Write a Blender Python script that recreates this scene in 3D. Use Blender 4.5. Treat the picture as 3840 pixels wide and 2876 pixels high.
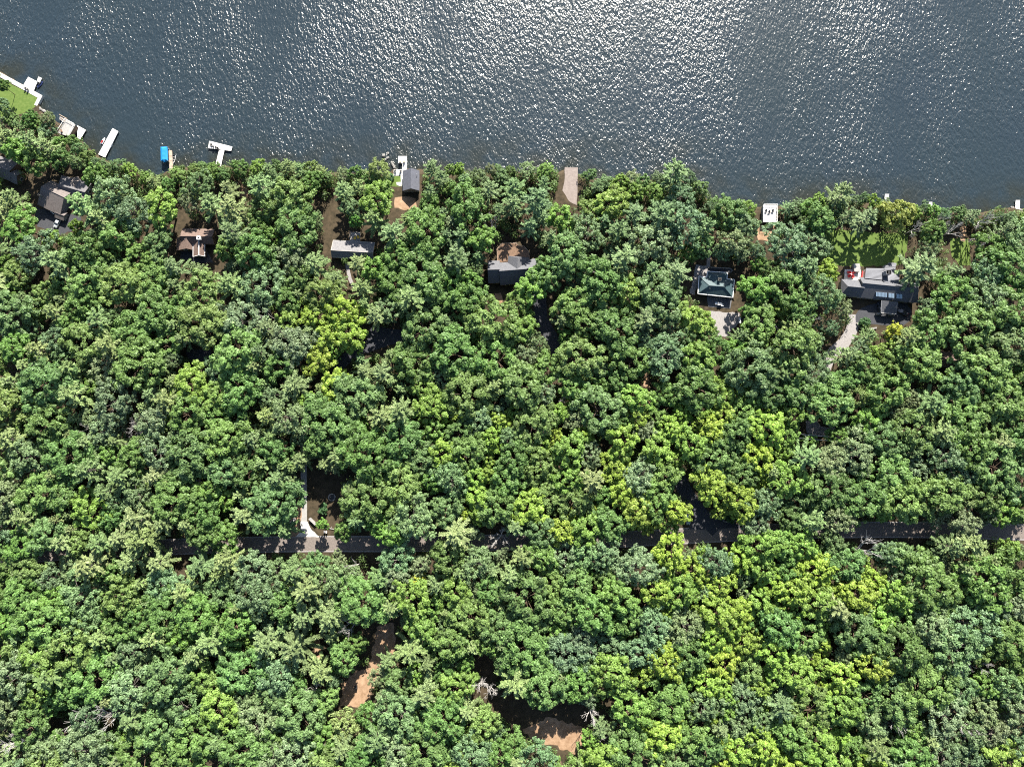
import bpy, math, random
import numpy as np
from mathutils import Vector, Matrix, noise

# ------------------------------------------------------------------ scene, camera, light
for o in list(bpy.data.objects):
    bpy.data.objects.remove(o, do_unlink=True)
SC = bpy.context.scene
COL = SC.collection
R = math.radians

CAM_H = 300.0
TILT = R(6.0)
FPX = 2663.0                  # focal length in photograph pixels (3840 wide)
cam = bpy.data.cameras.new("camera")
cam.sensor_width = 36.0
cam.lens = 36.0 * FPX / 3840.0
cam.clip_start = 1.0
cam.clip_end = 12000.0
camo = bpy.data.objects.new("camera", cam)
camo.location = (0, 0, CAM_H)
camo.rotation_euler = (TILT, 0, 0)
COL.objects.link(camo)
SC.camera = camo

SUN_EL, SUN_AZ = R(37.5), R(11.0)
SUN = Vector((math.sin(SUN_AZ) * math.cos(SUN_EL), math.cos(SUN_AZ) * math.cos(SUN_EL), math.sin(SUN_EL)))
world = bpy.data.worlds.new("World")
SC.world = world
world.use_nodes = True
wn = world.node_tree.nodes
wl = world.node_tree.links
bg = wn["Background"]
sky = wn.new("ShaderNodeTexSky")
sky.sky_type = 'NISHITA'
sky.sun_disc = False
sky.sun_elevation = SUN_EL
sky.sun_rotation = SUN_AZ
wl.new(sky.outputs[0], bg.inputs[0])
bg.inputs[1].default_value = 0.07
sl = bpy.data.lights.new("sun", 'SUN')
sl.energy = 5.0
sl.angle = R(0.53)
sl.color = (1.0, 0.94, 0.84)
so = bpy.data.objects.new("sun", sl)
so.rotation_euler = SUN.to_track_quat('Z', 'Y').to_euler()
so.location = (100, 300, 400)
COL.objects.link(so)
SC.view_settings.view_transform = 'Standard'
SC.view_settings.look = 'None'
SC.view_settings.exposure = 1.85
SC.view_settings.gamma = 1.0
SC.view_settings.use_curve_mapping = False
SC.render.engine = 'CYCLES'
SC.cycles.max_bounces = 5
SC.cycles.diffuse_bounces = 3
SC.cycles.glossy_bounces = 2
SC.cycles.transmission_bounces = 2
SC.cycles.transparent_max_bounces = 4
SC.cycles.use_denoising = False
SC.cycles.filter_width = 1.1
SC.render.filter_size = 1.1

# ------------------------------------------------------------------ photograph <-> ground
G = 1.2                        # level of the land above the lake
CT, ST = math.cos(TILT), math.sin(TILT)

def W(u, v, z=G):
    """point at height z that the photograph shows at pixel (u, v) of 3840 x 2876"""
    a = (u - 1920.0) / FPX
    b = -(v - 1438.0) / FPX
    dx, dy, dz = a, b * CT + ST, b * ST - CT
    t = (z - CAM_H) / dz
    return Vector((dx * t, dy * t, z))

def PX(p):
    x, y, z = p[0], p[1], p[2] - CAM_H
    yc = y * CT + z * ST
    zc = -y * ST + z * CT
    return 1920.0 + FPX * x / -zc, 1438.0 - FPX * yc / -zc

K = 3840.0 / 2212.0
def k(pts):
    return [(a * K, b * K) for a, b in pts]

# ------------------------------------------------------------------ materials
MATS = {}
def nodes_of(name):
    m = bpy.data.materials.new(name)
    m.use_nodes = True
    return m, m.node_tree.nodes, m.node_tree.links, m.node_tree.nodes["Principled BSDF"]

def mat(name, col, rough=0.7, var=0.25, scale=1.5, spec=0.3, bump=0.0, col2=None, metallic=0.0, detail=6):
    if name in MATS:
        return MATS[name]
    m, n, l, b = nodes_of(name)
    geo = n.new("ShaderNodeNewGeometry")
    nz = n.new("ShaderNodeTexNoise")
    nz.inputs["Scale"].default_value = scale
    nz.inputs["Detail"].default_value = detail
    nz.inputs["Roughness"].default_value = 0.65
    l.new(geo.outputs["Position"], nz.inputs["Vector"])
    rp = n.new("ShaderNodeValToRGB")
    rp.color_ramp.elements[0].position = 0.32
    rp.color_ramp.elements[1].position = 0.68
    c2 = col2 if col2 else tuple(min(1, c * (1 + var)) for c in col)
    c1 = col if col2 else tuple(c * (1 - var) for c in col)
    rp.color_ramp.elements[0].color = (*c1, 1)
    rp.color_ramp.elements[1].color = (*c2, 1)
    l.new(nz.outputs["Fac"], rp.inputs["Fac"])
    l.new(rp.outputs["Color"], b.inputs["Base Color"])
    b.inputs["Roughness"].default_value = rough
    b.inputs["Specular IOR Level"].default_value = spec
    b.inputs["Metallic"].default_value = metallic
    if bump:
        bp = n.new("ShaderNodeBump")
        bp.inputs["Distance"].default_value = bump
        l.new(nz.outputs["Fac"], bp.inputs["Height"])
        l.new(bp.outputs["Normal"], b.inputs["Normal"])
    MATS[name] = m
    return m

def leaf_mat(name, rough=0.5, spec=0.35, trans=0.25, hue=0.5):
    """leaf colour = the tree's own colour (object colour) x a random value per leaf and per clump"""
    m, n, l, b = nodes_of(name)
    oi = n.new("ShaderNodeObjectInfo")
    at = n.new("ShaderNodeAttribute")
    at.attribute_name = "lv"
    mr = n.new("ShaderNodeMapRange")
    mr.inputs["To Min"].default_value = 0.62
    mr.inputs["To Max"].default_value = 1.38
    l.new(at.outputs["Fac"], mr.inputs["Value"])
    mx = n.new("ShaderNodeVectorMath")
    mx.operation = 'SCALE'
    l.new(oi.outputs["Color"], mx.inputs[0])
    l.new(mr.outputs["Result"], mx.inputs["Scale"])
    l.new(mx.outputs[0], b.inputs["Base Color"])
    b.inputs["Roughness"].default_value = rough
    b.inputs["Specular IOR Level"].default_value = spec
    tr = n.new("ShaderNodeBsdfTranslucent")
    m2 = n.new("ShaderNodeVectorMath")
    m2.operation = 'MULTIPLY'
    m2.inputs[1].default_value = (1.5, 1.45, 0.6)
    l.new(mx.outputs[0], m2.inputs[0])
    l.new(m2.outputs[0], tr.inputs["Color"])
    ms = n.new("ShaderNodeMixShader")
    ms.inputs[0].default_value = trans
    l.new(b.outputs[0], ms.inputs[1])
    l.new(tr.outputs[0], ms.inputs[2])
    l.new(ms.outputs[0], n["Material Output"].inputs["Surface"])
    MATS[name] = m
    return m

def water_mat():
    m, n, l, b = nodes_of("lake_water")
    geo = n.new("ShaderNodeNewGeometry")
    at = n.new("ShaderNodeAttribute")
    at.attribute_name = "shallow"
    # broad tone of the water: deep slate blue, olive brown over the shallows
    nb = n.new("ShaderNodeTexNoise")
    nb.inputs["Scale"].default_value = 0.02
    nb.inputs["Detail"].default_value = 5
    l.new(geo.outputs["Position"], nb.inputs["Vector"])
    deep = n.new("ShaderNodeMix"); deep.data_type = 'RGBA'
    deep.inputs["A"].default_value = (0.0150, 0.0240, 0.0275, 1)
    deep.inputs["B"].default_value = (0.0135, 0.0225, 0.0320, 1)
    l.new(nb.outputs["Fac"], deep.inputs["Factor"])
    nb2 = n.new("ShaderNodeTexNoise")
    nb2.inputs["Scale"].default_value = 0.09
    nb2.inputs["Detail"].default_value = 4
    l.new(geo.outputs["Position"], nb2.inputs["Vector"])
    mu = n.new("ShaderNodeMath"); mu.operation = 'MULTIPLY'
    mr = n.new("ShaderNodeMapRange")
    mr.inputs["From Min"].default_value = 0.36
    mr.inputs["From Max"].default_value = 0.62
    l.new(nb2.outputs["Fac"], mr.inputs["Value"])
    l.new(at.outputs["Fac"], mu.inputs[0])
    l.new(mr.outputs["Result"], mu.inputs[1])
    sh = n.new("ShaderNodeMix"); sh.data_type = 'RGBA'
    sh.inputs["B"].default_value = (0.018, 0.019, 0.012, 1)
    l.new(mu.outputs[0], sh.inputs["Factor"])
    l.new(deep.outputs["Result"], sh.inputs["A"])
    l.new(sh.outputs["Result"], b.inputs["Base Color"])
    b.inputs["IOR"].default_value = 1.333
    b.inputs["Roughness"].default_value = 0.22
    # wind waves: short crests lying across the wind, in gusts
    def waves(scale, sx, sy, rot, det):
        mp = n.new("ShaderNodeMapping")
        mp.inputs["Rotation"].default_value = (0, 0, R(rot))
        mp.inputs["Scale"].default_value = (sx, sy, 1)
        l.new(geo.outputs["Position"], mp.inputs["Vector"])
        t = n.new("ShaderNodeTexNoise")
        t.inputs["Scale"].default_value = scale
        t.inputs["Detail"].default_value = det
        t.inputs["Roughness"].default_value = 0.55
        l.new(mp.outputs[0], t.inputs["Vector"])
        return t.outputs["Fac"]
    w1 = waves(0.75, 1.0, 0.5, 35, 1.5)
    w2 = waves(1.7, 1.0, 0.55, 50, 2.0)
    gust = waves(0.03, 1.0, 0.45, 20, 3.0)
    gm = n.new("ShaderNodeMapRange")
    gm.inputs["From Min"].default_value = 0.35
    gm.inputs["From Max"].default_value = 0.65
    gm.inputs["To Min"].default_value = 0.55
    gm.inputs["To Max"].default_value = 1.15
    l.new(gust, gm.inputs["Value"])
    a1 = n.new("ShaderNodeMath"); a1.operation = 'MULTIPLY'; a1.inputs[1].default_value = 1.0
    l.new(w1, a1.inputs[0])
    a2 = n.new("ShaderNodeMath"); a2.operation = 'MULTIPLY_ADD'; a2.inputs[1].default_value = 0.5
    l.new(w2, a2.inputs[0]); l.new(a1.outputs[0], a2.inputs[2])
    a3 = n.new("ShaderNodeMath"); a3.operation = 'MULTIPLY'
    l.new(a2.outputs[0], a3.inputs[0]); l.new(gm.outputs["Result"], a3.inputs[1])
    bp = n.new("ShaderNodeBump")
    bp.inputs["Strength"].default_value = 1.0
    bp.inputs["Distance"].default_value = 0.5
    l.new(a3.outputs[0], bp.inputs["Height"])
    l.new(bp.outputs["Normal"], b.inputs["Normal"])
    return m

M = dict(
    litter=mat("leaf_litter", (0.026, 0.022, 0.014), 0.95, scale=0.55, col2=(0.066, 0.050, 0.032), bump=0.06, spec=0.1, detail=9),
    sand=mat("sandy_soil", (0.17, 0.105, 0.062), 0.95, scale=0.5, col2=(0.30, 0.205, 0.135), bump=0.05, spec=0.1, detail=9),
    lawn=mat("mown_grass", (0.055, 0.095, 0.018), 0.9, scale=0.7, col2=(0.095, 0.135, 0.034), spec=0.15, bump=0.03, detail=9),
    asphalt=mat("asphalt", (0.026, 0.028, 0.034), 0.85, scale=2.2, col2=(0.050, 0.051, 0.057), spec=0.25, detail=9),
    road=mat("worn_road", (0.105, 0.09, 0.08), 0.9, scale=1.6, col2=(0.17, 0.145, 0.13), spec=0.2, detail=9),
    gravel=mat("pale_gravel", (0.160, 0.150, 0.148), 0.95, scale=3.0, col2=(0.270, 0.255, 0.250), spec=0.15, bump=0.03, detail=9),
    concrete=mat("concrete", (0.200, 0.196, 0.190), 0.85, scale=0.9, col2=(0.280, 0.272, 0.260), spec=0.25),
    pale=mat("bleached_concrete", (0.340, 0.330, 0.310), 0.8, scale=0.9, col2=(0.460, 0.450, 0.430), spec=0.25),
    pink=mat("pinkish_paving", (0.150, 0.125, 0.112), 0.9, scale=0.9, col2=(0.210, 0.178, 0.160), spec=0.2),
    white=mat("white_paint", (0.72, 0.72, 0.71), 0.5, 0.08, spec=0.4),
    dockw=mat("white_decking", (0.400, 0.390, 0.370), 0.75, scale=1.3, col2=(0.540, 0.530, 0.510), spec=0.3),
    tan=mat("tan_decking", (0.240, 0.185, 0.140), 0.8, scale=1.2, col2=(0.340, 0.275, 0.215), spec=0.25),
    brownwood=mat("brown_deck_wood", (0.105, 0.066, 0.042), 0.8, scale=1.4, col2=(0.190, 0.120, 0.078), spec=0.25),
    greywood=mat("grey_wood", (0.20, 0.19, 0.18), 0.8, 0.25, spec=0.25),
    shgrey=mat("grey_shingles", (0.075, 0.073, 0.078), 0.85, scale=1.8, col2=(0.130, 0.125, 0.128), spec=0.25, detail=9),
    shtaupe=mat("taupe_shingles", (0.090, 0.078, 0.074), 0.85, scale=1.6, col2=(0.155, 0.135, 0.126), spec=0.25, detail=9),
    shdark=mat("charcoal_shingles", (0.060, 0.063, 0.073), 0.8, scale=1.8, col2=(0.105, 0.106, 0.114), spec=0.3, detail=9),
    shpale=mat("pale_shingles", (0.100, 0.098, 0.105), 0.8, scale=1.6, col2=(0.170, 0.165, 0.168), spec=0.3, detail=9),
    shbrown=mat("brown_shingles", (0.085, 0.058, 0.048), 0.85, scale=1.8, col2=(0.150, 0.108, 0.090), spec=0.25, detail=9),
    shgreen=mat("dark_green_roof", (0.022, 0.044, 0.052), 0.6, scale=1.5, col2=(0.042, 0.076, 0.084), spec=0.4, detail=8),
    metal=mat("grey_metal_roof", (0.078, 0.082, 0.098), 0.65, 0.12, scale=0.4, spec=0.5),
    seam=mat("metal_seam", (0.045, 0.047, 0.056), 0.6, 0.08, spec=0.5),
    boatroof=mat("blue_grey_roof", (0.075, 0.079, 0.098), 0.65, 0.18, scale=1.0, spec=0.4),
    cream=mat("cream_siding", (0.300, 0.280, 0.250), 0.8, 0.1),
    brownwall=mat("brown_siding", (0.14, 0.095, 0.065), 0.85, 0.2),
    greywall=mat("grey_siding", (0.22, 0.22, 0.23), 0.85, 0.12),
    stone=mat("field_stone", (0.130, 0.125, 0.115), 0.9, scale=2.2, col2=(0.240, 0.230, 0.215), spec=0.2, bump=0.05),
    glass=mat("window_glass", (0.03, 0.04, 0.05), 0.08, 0.1, spec=0.6),
    skyglass=mat("skylight_glass", (0.30, 0.40, 0.50), 0.15, 0.1, spec=0.8),
    blue=mat("blue_canvas", (0.004, 0.17, 0.42), 0.55, 0.07, spec=0.4),
    red=mat("red_cloth", (0.48, 0.03, 0.03), 0.7, 0.12),
    yellow=mat("yellow_plastic", (0.65, 0.40, 0.05), 0.5, 0.1),
    black=mat("black_plastic", (0.02, 0.02, 0.022), 0.5, 0.1),
    steel=mat("galvanised_steel", (0.5, 0.5, 0.5), 0.35, 0.1, metallic=0.8),
    silver=mat("silver_car_paint", (0.50, 0.52, 0.54), 0.25, 0.03, spec=0.6, metallic=0.3),
    darkcar=mat("dark_car_paint", (0.035, 0.037, 0.045), 0.2, 0.05, spec=0.7),
    bluecar=mat("grey_blue_car_paint", (0.30, 0.34, 0.38), 0.25, 0.03, spec=0.6, metallic=0.3),
    navy=mat("navy_gelcoat", (0.02, 0.03, 0.09), 0.25, 0.05, spec=0.6),
    gel=mat("white_gelcoat", (0.68, 0.69, 0.70), 0.25, 0.04, spec=0.6),
    rubber=mat("tyre_rubber", (0.025, 0.025, 0.025), 0.9, 0.1),
    barkg=mat("grey_bark", (0.13, 0.115, 0.10), 0.9, 0.3, scale=3, spec=0.15),
    barkb=mat("brown_bark", (0.10, 0.07, 0.05), 0.9, 0.3, scale=3, spec=0.15),
    deadwood=mat("weathered_dead_wood", (0.33, 0.315, 0.30), 0.85, 0.22, scale=2, spec=0.2),
)
LEAF = leaf_mat("broad_leaves", 0.55, 0.28, 0.22)
NEEDLE = leaf_mat("pine_needles", 0.6, 0.25, 0.15)
WATER = water_mat()

# ------------------------------------------------------------------ mesh helpers
class MB:
    def __init__(s):
        s.v, s.f = [], []
    def add(s, vs, fs):
        o = len(s.v)
        s.v += [tuple(v) for v in vs]
        s.f += [tuple(i + o for i in f) for f in fs]
        return s
    def box(s, c, size, rz=0.0):
        hx, hy, hz = size[0] / 2, size[1] / 2, size[2] / 2
        ca, sa = math.cos(rz), math.sin(rz)
        vs = []
        for z in (-hz, hz):
            for x, y in ((-hx, -hy), (hx, -hy), (hx, hy), (-hx, hy)):
                vs.append((c[0] + x * ca - y * sa, c[1] + x * sa + y * ca, c[2] + z))
        return s.add(vs, [(3, 2, 1, 0), (4, 5, 6, 7), (0, 1, 5, 4), (1, 2, 6, 5), (2, 3, 7, 6), (3, 0, 4, 7)])
    def prism(s, poly, z0, z1):
        n = len(poly)
        a = sum(poly[i][0] * poly[(i + 1) % n][1] - poly[(i + 1) % n][0] * poly[i][1] for i in range(n))
        if a < 0:
            poly = poly[::-1]
        vs = [(p[0], p[1], z0) for p in poly] + [(p[0], p[1], z1) for p in poly]
        fs = [tuple(range(n - 1, -1, -1)), tuple(range(n, 2 * n))]
        fs += [(i, (i + 1) % n, n + (i + 1) % n, n + i) for i in range(n)]
        return s.add(vs, fs)
    def slab(s, quad, th):
        q = [Vector(p) for p in quad]
        nrm = (q[1] - q[0]).cross(q[2] - q[0]).normalized()
        if nrm.z < 0:
            q = q[::-1]; nrm = -nrm
        n = len(q)
        vs = [p - nrm * th for p in q] + q
        fs = [tuple(range(n - 1, -1, -1)), tuple(range(n, 2 * n))]
        fs += [(i, (i + 1) % n, n + (i + 1) % n, n + i) for i in range(n)]
        return s.add(vs, fs)
    def tube(s, p, q, r0, r1=None, n=6):
        p, q = Vector(p), Vector(q)
        r1 = r0 if r1 is None else r1
        d = (q - p)
        if d.length < 1e-6:
            return s
        d.normalize()
        t = d.orthogonal().normalized()
        b = d.cross(t)
        vs = []
        for c, r in ((p, r0), (q, r1)):
            for i in range(n):
                a = 2 * math.pi * i / n
                vs.append(c + (t * math.cos(a) + b * math.sin(a)) * r)
        fs = [(i, (i + 1) % n, n + (i + 1) % n, n + i) for i in range(n)]
        fs += [tuple(range(n - 1, -1, -1)), tuple(range(n, 2 * n))]
        return s.add(vs, fs)
    def loft(s, rings, cap=True):
        n = len(rings[0])
        o = []
        for r in rings:
            o += list(r)
        fs = []
        for j in range(len(rings) - 1):
            for i in range(n):
                fs.append((j * n + i, j * n + (i + 1) % n, (j + 1) * n + (i + 1) % n, (j + 1) * n + i))
        if cap:
            fs += [tuple(range(n - 1, -1, -1)), tuple(range((len(rings) - 1) * n, len(rings) * n))]
        return s.add(o, fs)
    def build(s, name, m, parent=None, smooth=False):
        me = bpy.data.meshes.new(name)
        me.from_pydata(s.v, [], s.f)
        me.validate()
        me.update()
        if smooth:
            me.shade_smooth()
        me.materials.append(m)
        return link(name, me, parent)

def link(name, me, parent=None):
    o = bpy.data.objects.new(name, me)
    COL.objects.link(o)
    if parent is not None:
        o.parent = parent
    return o

def tag(o, label=None, cat=None, group=None, kind=None):
    if label: o["label"] = label
    if cat: o["category"] = cat
    if group: o["group"] = group
    if kind: o["kind"] = kind
    return o

def thing(name, label, cat, loc=(0, 0, 0), rz=0.0, group=None):
    o = bpy.data.objects.new(name, None)
    o.empty_display_size = 0.5
    COL.objects.link(o)
    o.location = loc
    o.rotation_euler = (0, 0, rz)
    return tag(o, label, cat, group)

def copy_tree(o, parent=None):
    c = o.copy()
    COL.objects.link(c)
    c.parent = parent
    for ch in list(o.children):
        copy_tree(ch, c)
    return c

def sheet(name, px, z, m, kind='structure'):
    b = MB()
    pts = [W(u, v, z) for u, v in px]
    n = len(pts)
    a = sum(pts[i].x * pts[(i + 1) % n].y - pts[(i + 1) % n].x * pts[i].y for i in range(n))
    if a < 0:
        pts = pts[::-1]
    b.add(pts, [tuple(range(n))])
    o = b.build(name, m)
    return tag(o, kind=kind)

def ragged(px, amp=4.0, step=14.0, seed=1):
    """outline with an uneven natural edge"""
    rnd = random.Random(seed)
    out = []
    n = len(px)
    for i in range(n):
        a, b = Vector(px[i]), Vector(px[(i + 1) % n])
        L = (b - a).length
        kk = max(1, int(L / step))
        nn = Vector((-(b - a).y, (b - a).x)) / max(L, 1e-6)
        for j in range(kk):
            p = a + (b - a) * (j / kk) + nn * rnd.uniform(-amp, amp)
            out.append((p.x, p.y))
    return out

# ------------------------------------------------------------------ the setting: lake and land
SHORE = k([(-160, 70), (-60, 124), (19, 168), (52, 186), (84, 206), (86, 238), (98, 250), (115, 259), (130, 270), (150, 288), (172, 302), (205, 331),
           (225, 346), (262, 357), (300, 372), (340, 384), (366, 368), (385, 363), (420, 361), (474, 360), (520, 362), (575, 366),
           (625, 362), (700, 373), (770, 377), (838, 376), (850, 367), (872, 366), (905, 367), (925, 373), (1000, 377), (1100, 374),
           (1200, 376), (1225, 367), (1250, 379), (1300, 389), (1400, 391), (1470, 388), (1500, 405), (1530, 434), (1560, 449), (1640, 449), (1680, 447),
           (1760, 442), (1830, 434), (1900, 442), (1960, 452), (2050, 461), (2130, 459), (2190, 448), (2230, 453), (2320, 458)])

def dens(pts, step):
    out = []
    for a, b in zip(pts[:-1], pts[1:]):
        a, b = Vector(a), Vector(b)
        kk = max(1, int((b - a).length / step))
        for j in range(kk):
            out.append(a + (b - a) * (j / kk))
    out.append(Vector(pts[-1]))
    return out

shore_w = [W(p.x, p.y, 0.5) for p in dens(SHORE, 16)]
rs = random.Random(5)
shore_w = [Vector((p.x, p.y + rs.uniform(-.45, .45), 0)) for p in shore_w]
shore_w = [Vector((-4000, 1400, 0)), Vector((-900, 340, 0))] + shore_w + [Vector((900, 150, 0)), Vector((4000, 900, 0))]
sx = []
for p in shore_w:                       # keep x increasing
    if not sx or p.x > sx[-1].x + 0.15:
        sx.append(p)
shore_w = sx
SHX = np.array([p.x for p in shore_w]); SHY = np.array([p.y for p in shore_w])
def shore_y(x):
    return float(np.interp(x, SHX, SHY))

b = MB()
n = len(shore_w)
rows = []
for dy, z in ((1.6, -1.2), (0.35, 0.05), (-0.9, G - 0.25), (-2.4, G)):
    rows.append([(p.x, p.y + dy, z) for p in shore_w])
rows.append([(p.x, -900.0, G) for p in shore_w])
rows.append([(p.x, -5000.0, G) for p in shore_w])
vs = [v for r in rows for v in r]
fs = []
for j in range(len(rows) - 1):
    for i in range(n - 1):
        fs.append((j * n + i, (j + 1) * n + i, (j + 1) * n + i + 1, j * n + i + 1))
b.add(vs, fs)
tag(b.build("ground", M['litter']), kind='structure')

# lake: fine sheet near the shore (carries how shallow it is), coarse sheet beyond
def grid_lines():
    xs = list(np.linspace(-4000, -320, 8)[:-1]) + list(np.arange(-320, 321, 4.0)) + list(np.linspace(320, 4000, 8)[1:])
    ys = list(np.arange(20, 130, 3.0)) + list(np.linspace(130, 260, 10)) + [400, 900, 2500, 5000]
    return np.array(xs), np.array(ys)
gx, gy = grid_lines()
verts = np.zeros((len(gx) * len(gy), 3), dtype=np.float32)
XX, YY = np.meshgrid(gx, gy)
verts[:, 0] = XX.ravel(); verts[:, 1] = YY.ravel()
me = bpy.data.meshes.new("lake")
nx = len(gx)
faces = [(j * nx + i, j * nx + i + 1, (j + 1) * nx + i + 1, (j + 1) * nx + i) for j in range(len(gy) - 1) for i in range(nx - 1)]
me.from_pydata(verts.tolist(), [], faces)
sd = np.array([(x, y) for x, y in zip(SHX, SHY) if -320 < x < 320])
pts = verts[:, :2]
dist = np.full(len(pts), 1e9)
for i in range(len(pts)):
    if pts[i, 1] < 200 and abs(pts[i, 0]) < 330:
        dist[i] = np.sqrt(((sd - pts[i]) ** 2).sum(1).min())
        if pts[i, 1] < shore_y(pts[i, 0]):
            dist[i] = 0
at = me.attributes.new("shallow", 'FLOAT', 'POINT')
at.data.foreach_set("value", np.clip(1.0 - dist / 17.0, 0, 1).astype(np.float32))
me.materials.append(WATER)
tag(link("lake", me), kind='structure')

# ------------------------------------------------------------------ roads, drives, clearings
def strip(name, centre, widths, z, m):
    """a lane along a line of (u, v) pixels, width in metres"""
    pts = [W(u, v, z) for u, v in centre]
    L, Rr = [], []
    for i, p in enumerate(pts):
        a = pts[max(0, i - 1)]; c = pts[min(len(pts) - 1, i + 1)]
        d = (c - a); d.normalize()
        nn = Vector((-d.y, d.x, 0))
        w = widths[i] if isinstance(widths, (list, tuple)) else widths
        L.append(p + nn * w / 2); Rr.append(p - nn * w / 2)
    b = MB()
    nn_ = len(pts)
    b.add(L + Rr, [(i, nn_ + i, nn_ + i + 1, i + 1) for i in range(nn_ - 1)])
    return tag(b.build(name, m), kind='structure')

def smooth_line(pts, step=25):
    out = []
    P = [Vector(p) for p in pts]
    for i in range(len(P) - 1):
        p0 = P[max(0, i - 1)]; p1 = P[i]; p2 = P[i + 1]; p3 = P[min(len(P) - 1, i + 2)]
        kk = max(1, int((p2 - p1).length / step))
        for j in range(kk):
            t = j / kk
            q = 0.5 * ((2 * p1) + (p2 - p0) * t + (2 * p0 - 5 * p1 + 4 * p2 - p3) * t * t + (3 * p1 - p0 - 3 * p2 + p3) * t ** 3)
            out.append((q.x, q.y))
    out.append(tuple(P[-1]))
    return out

ROADLINE = smooth_line([(-900, 2110), (-100, 2092), (250, 2070), (700, 2048), (1000, 2041), (1200, 2039), (1500, 2039), (1850, 2034),
                        (2250, 2025), (2500, 2013), (2800, 1997), (3100, 1988), (3400, 1986), (3700, 1992), (4000, 2000), (4800, 2025)])
strip("road", ROADLINE, 6.6, G + 0.012, M['road'])
# pale worn edges where grit has gathered along the road
for dv, nm in ((-28, "road_edge"), (28, "road_edge")):
    strip(nm, [(u, v + dv) for u, v in ROADLINE], 0.45, G + 0.017, M['gravel'])

LANES = []      # everything trees may not stand on, in pixels
def lane(name, pts, w, m, z=0.010):
    pts = smooth_line(pts)
    LANES.append((pts, w))
    return strip(name, pts, w, G + z, m)
def patch(name, px, m, z=0.016, rag=3.0, seed=1):
    FOOT.append(px)
    return sheet(name, ragged(px, rag, 12, seed), G + z, m)
FOOT = []

lane("driveway", [(1140, 1560), (1139, 1700), (1139, 1800), (1140, 1900), (1140, 1962), (1142, 2012)], [2.5] * 200, M['concrete'], 0.020)
lane("driveway", [(1260, 1385), (1310, 1335), (1370, 1300), (1440, 1275), (1500, 1258), (1560, 1262)], [4.6] * 200, M['asphalt'], 0.020)
lane("driveway", [(2020, 1100), (2026, 1150), (2030, 1200), (2066, 1262), (2095, 1330), (2110, 1420)], [5.6] * 200, M['asphalt'], 0.020)
lane("driveway", [(2520, 1740), (2556, 1815), (2600, 1890), (2650, 1950), (2690, 1990)], [6.0] * 200, M['asphalt'], 0.020)
lane("driveway", [(3205, 1180), (3195, 1235), (3165, 1285), (3110, 1340), (3080, 1430)], [5.0] * 200, M['gravel'], 0.020)
lane("path", [(1300, 985), (1306, 1020), (1312, 1045), (1325, 1075)], [1.5] * 200, M['gravel'], 0.022)
lane("path", [(2656, 880), (2657, 950), (2656, 1000), (2645, 1030)], [1.6] * 200, M['gravel'], 0.022)
lane("path", [(2420, 1370), (2424, 1440), (2426, 1520), (2418, 1600)], [2.6] * 200, M['sand'], 0.022)

patch("driveway_apron", [(1127, 1955), (1153, 1955), (1168, 1988), (1200, 2013), (1110, 2013), (1126, 1990)], M['pale'], 0.026, 1.5, 3)
patch("sandy_verge", [(1112, 1890), (1130, 1900), (1127, 1960), (1122, 2008), (1060, 2012), (1075, 1960)], M['sand'], 0.023, 4, 4)
patch("dirt_yard", [(1155, 1790), (1270, 1800), (1290, 1880), (1270, 1960), (1190, 1975), (1156, 1950)], M['litter'], 0.008, 5, 5)
patch("forecourt", [(1388, 1225), (1520, 1238), (1500, 1280), (1420, 1310), (1370, 1325), (1376, 1290)], M['asphalt'], 0.024, 3, 6)
patch("forecourt", [(130, 775), (215, 800), (300, 810), (310, 850), (230, 880), (140, 850)], M['asphalt'], 0.016, 3, 7)
patch("forecourt", [(676, 925), (770, 930), (800, 985), (735, 985), (676, 968)], M['asphalt'], 0.016, 2, 8)
patch("turning_circle", [(3209, 1180), (3218, 1166), (3230, 1156), (3254, 1146), (3292, 1136), (3330, 1130), (3400, 1140), (3420, 1170), (3410, 1205), (3382, 1224), (3320, 1220), (3263, 1214), (3209, 1210)], M['asphalt'], 0.028, 0.8, 9)
patch("parking_pad", [(2660, 1166), (2772, 1174), (2772, 1212), (2745, 1235), (2730, 1262), (2692, 1262), (2680, 1225), (2664, 1195)], M['gravel'], 0.022, 3, 10)
patch("driveway_apron", [(2628, 1905), (2668, 1930), (2700, 1950), (2770, 1966), (2790, 1980), (2580, 1985), (2600, 1950)], M['asphalt'], 0.026, 2, 11)
patch("driveway", [(2770, 1188), (2850, 1196), (2950, 1230), (2950, 1250), (2840, 1222), (2770, 1212)], M['asphalt'], 0.018, 2, 12)
patch("boat_ramp", [(2118, 628), (2166, 628), (2166, 690), (2163, 770), (2135, 755), (2108, 715), (2116, 680)], M['pink'], 0.022, 1.5, 13)
patch("sandy_clearing", [(2856, 846), (2905, 842), (2897, 865), (2892, 905), (2845, 900), (2834, 865)], M['sand'], 0.020, 3, 14)
patch("sandy_clearing", [(1284, 2570), (1330, 2515), (1386, 2500), (1412, 2350), (1475, 2335), (1490, 2430), (1410, 2540), (1390, 2620), (1350, 2648), (1276, 2648)], M['sand'], 0.020, 6, 15)
patch("sandy_clearing", [(1960, 2735), (2060, 2690), (2180, 2720), (2190, 2780), (2160, 2830), (2090, 2800), (2000, 2780)], M['sand'], 0.020, 7, 16)
patch("bare_ground", [(1785, 2470), (1840, 2520), (1870, 2640), (1990, 2690), (2200, 2640), (2190, 2720), (1980, 2745), (1850, 2670), (1790, 2560)], M['litter'], 0.006, 7, 17)
patch("sandy_clearing", [(1180, 2390), (1196, 2385), (1204, 2440), (1195, 2500), (1178, 2460)], M['sand'], 0.020, 2, 18)
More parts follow.
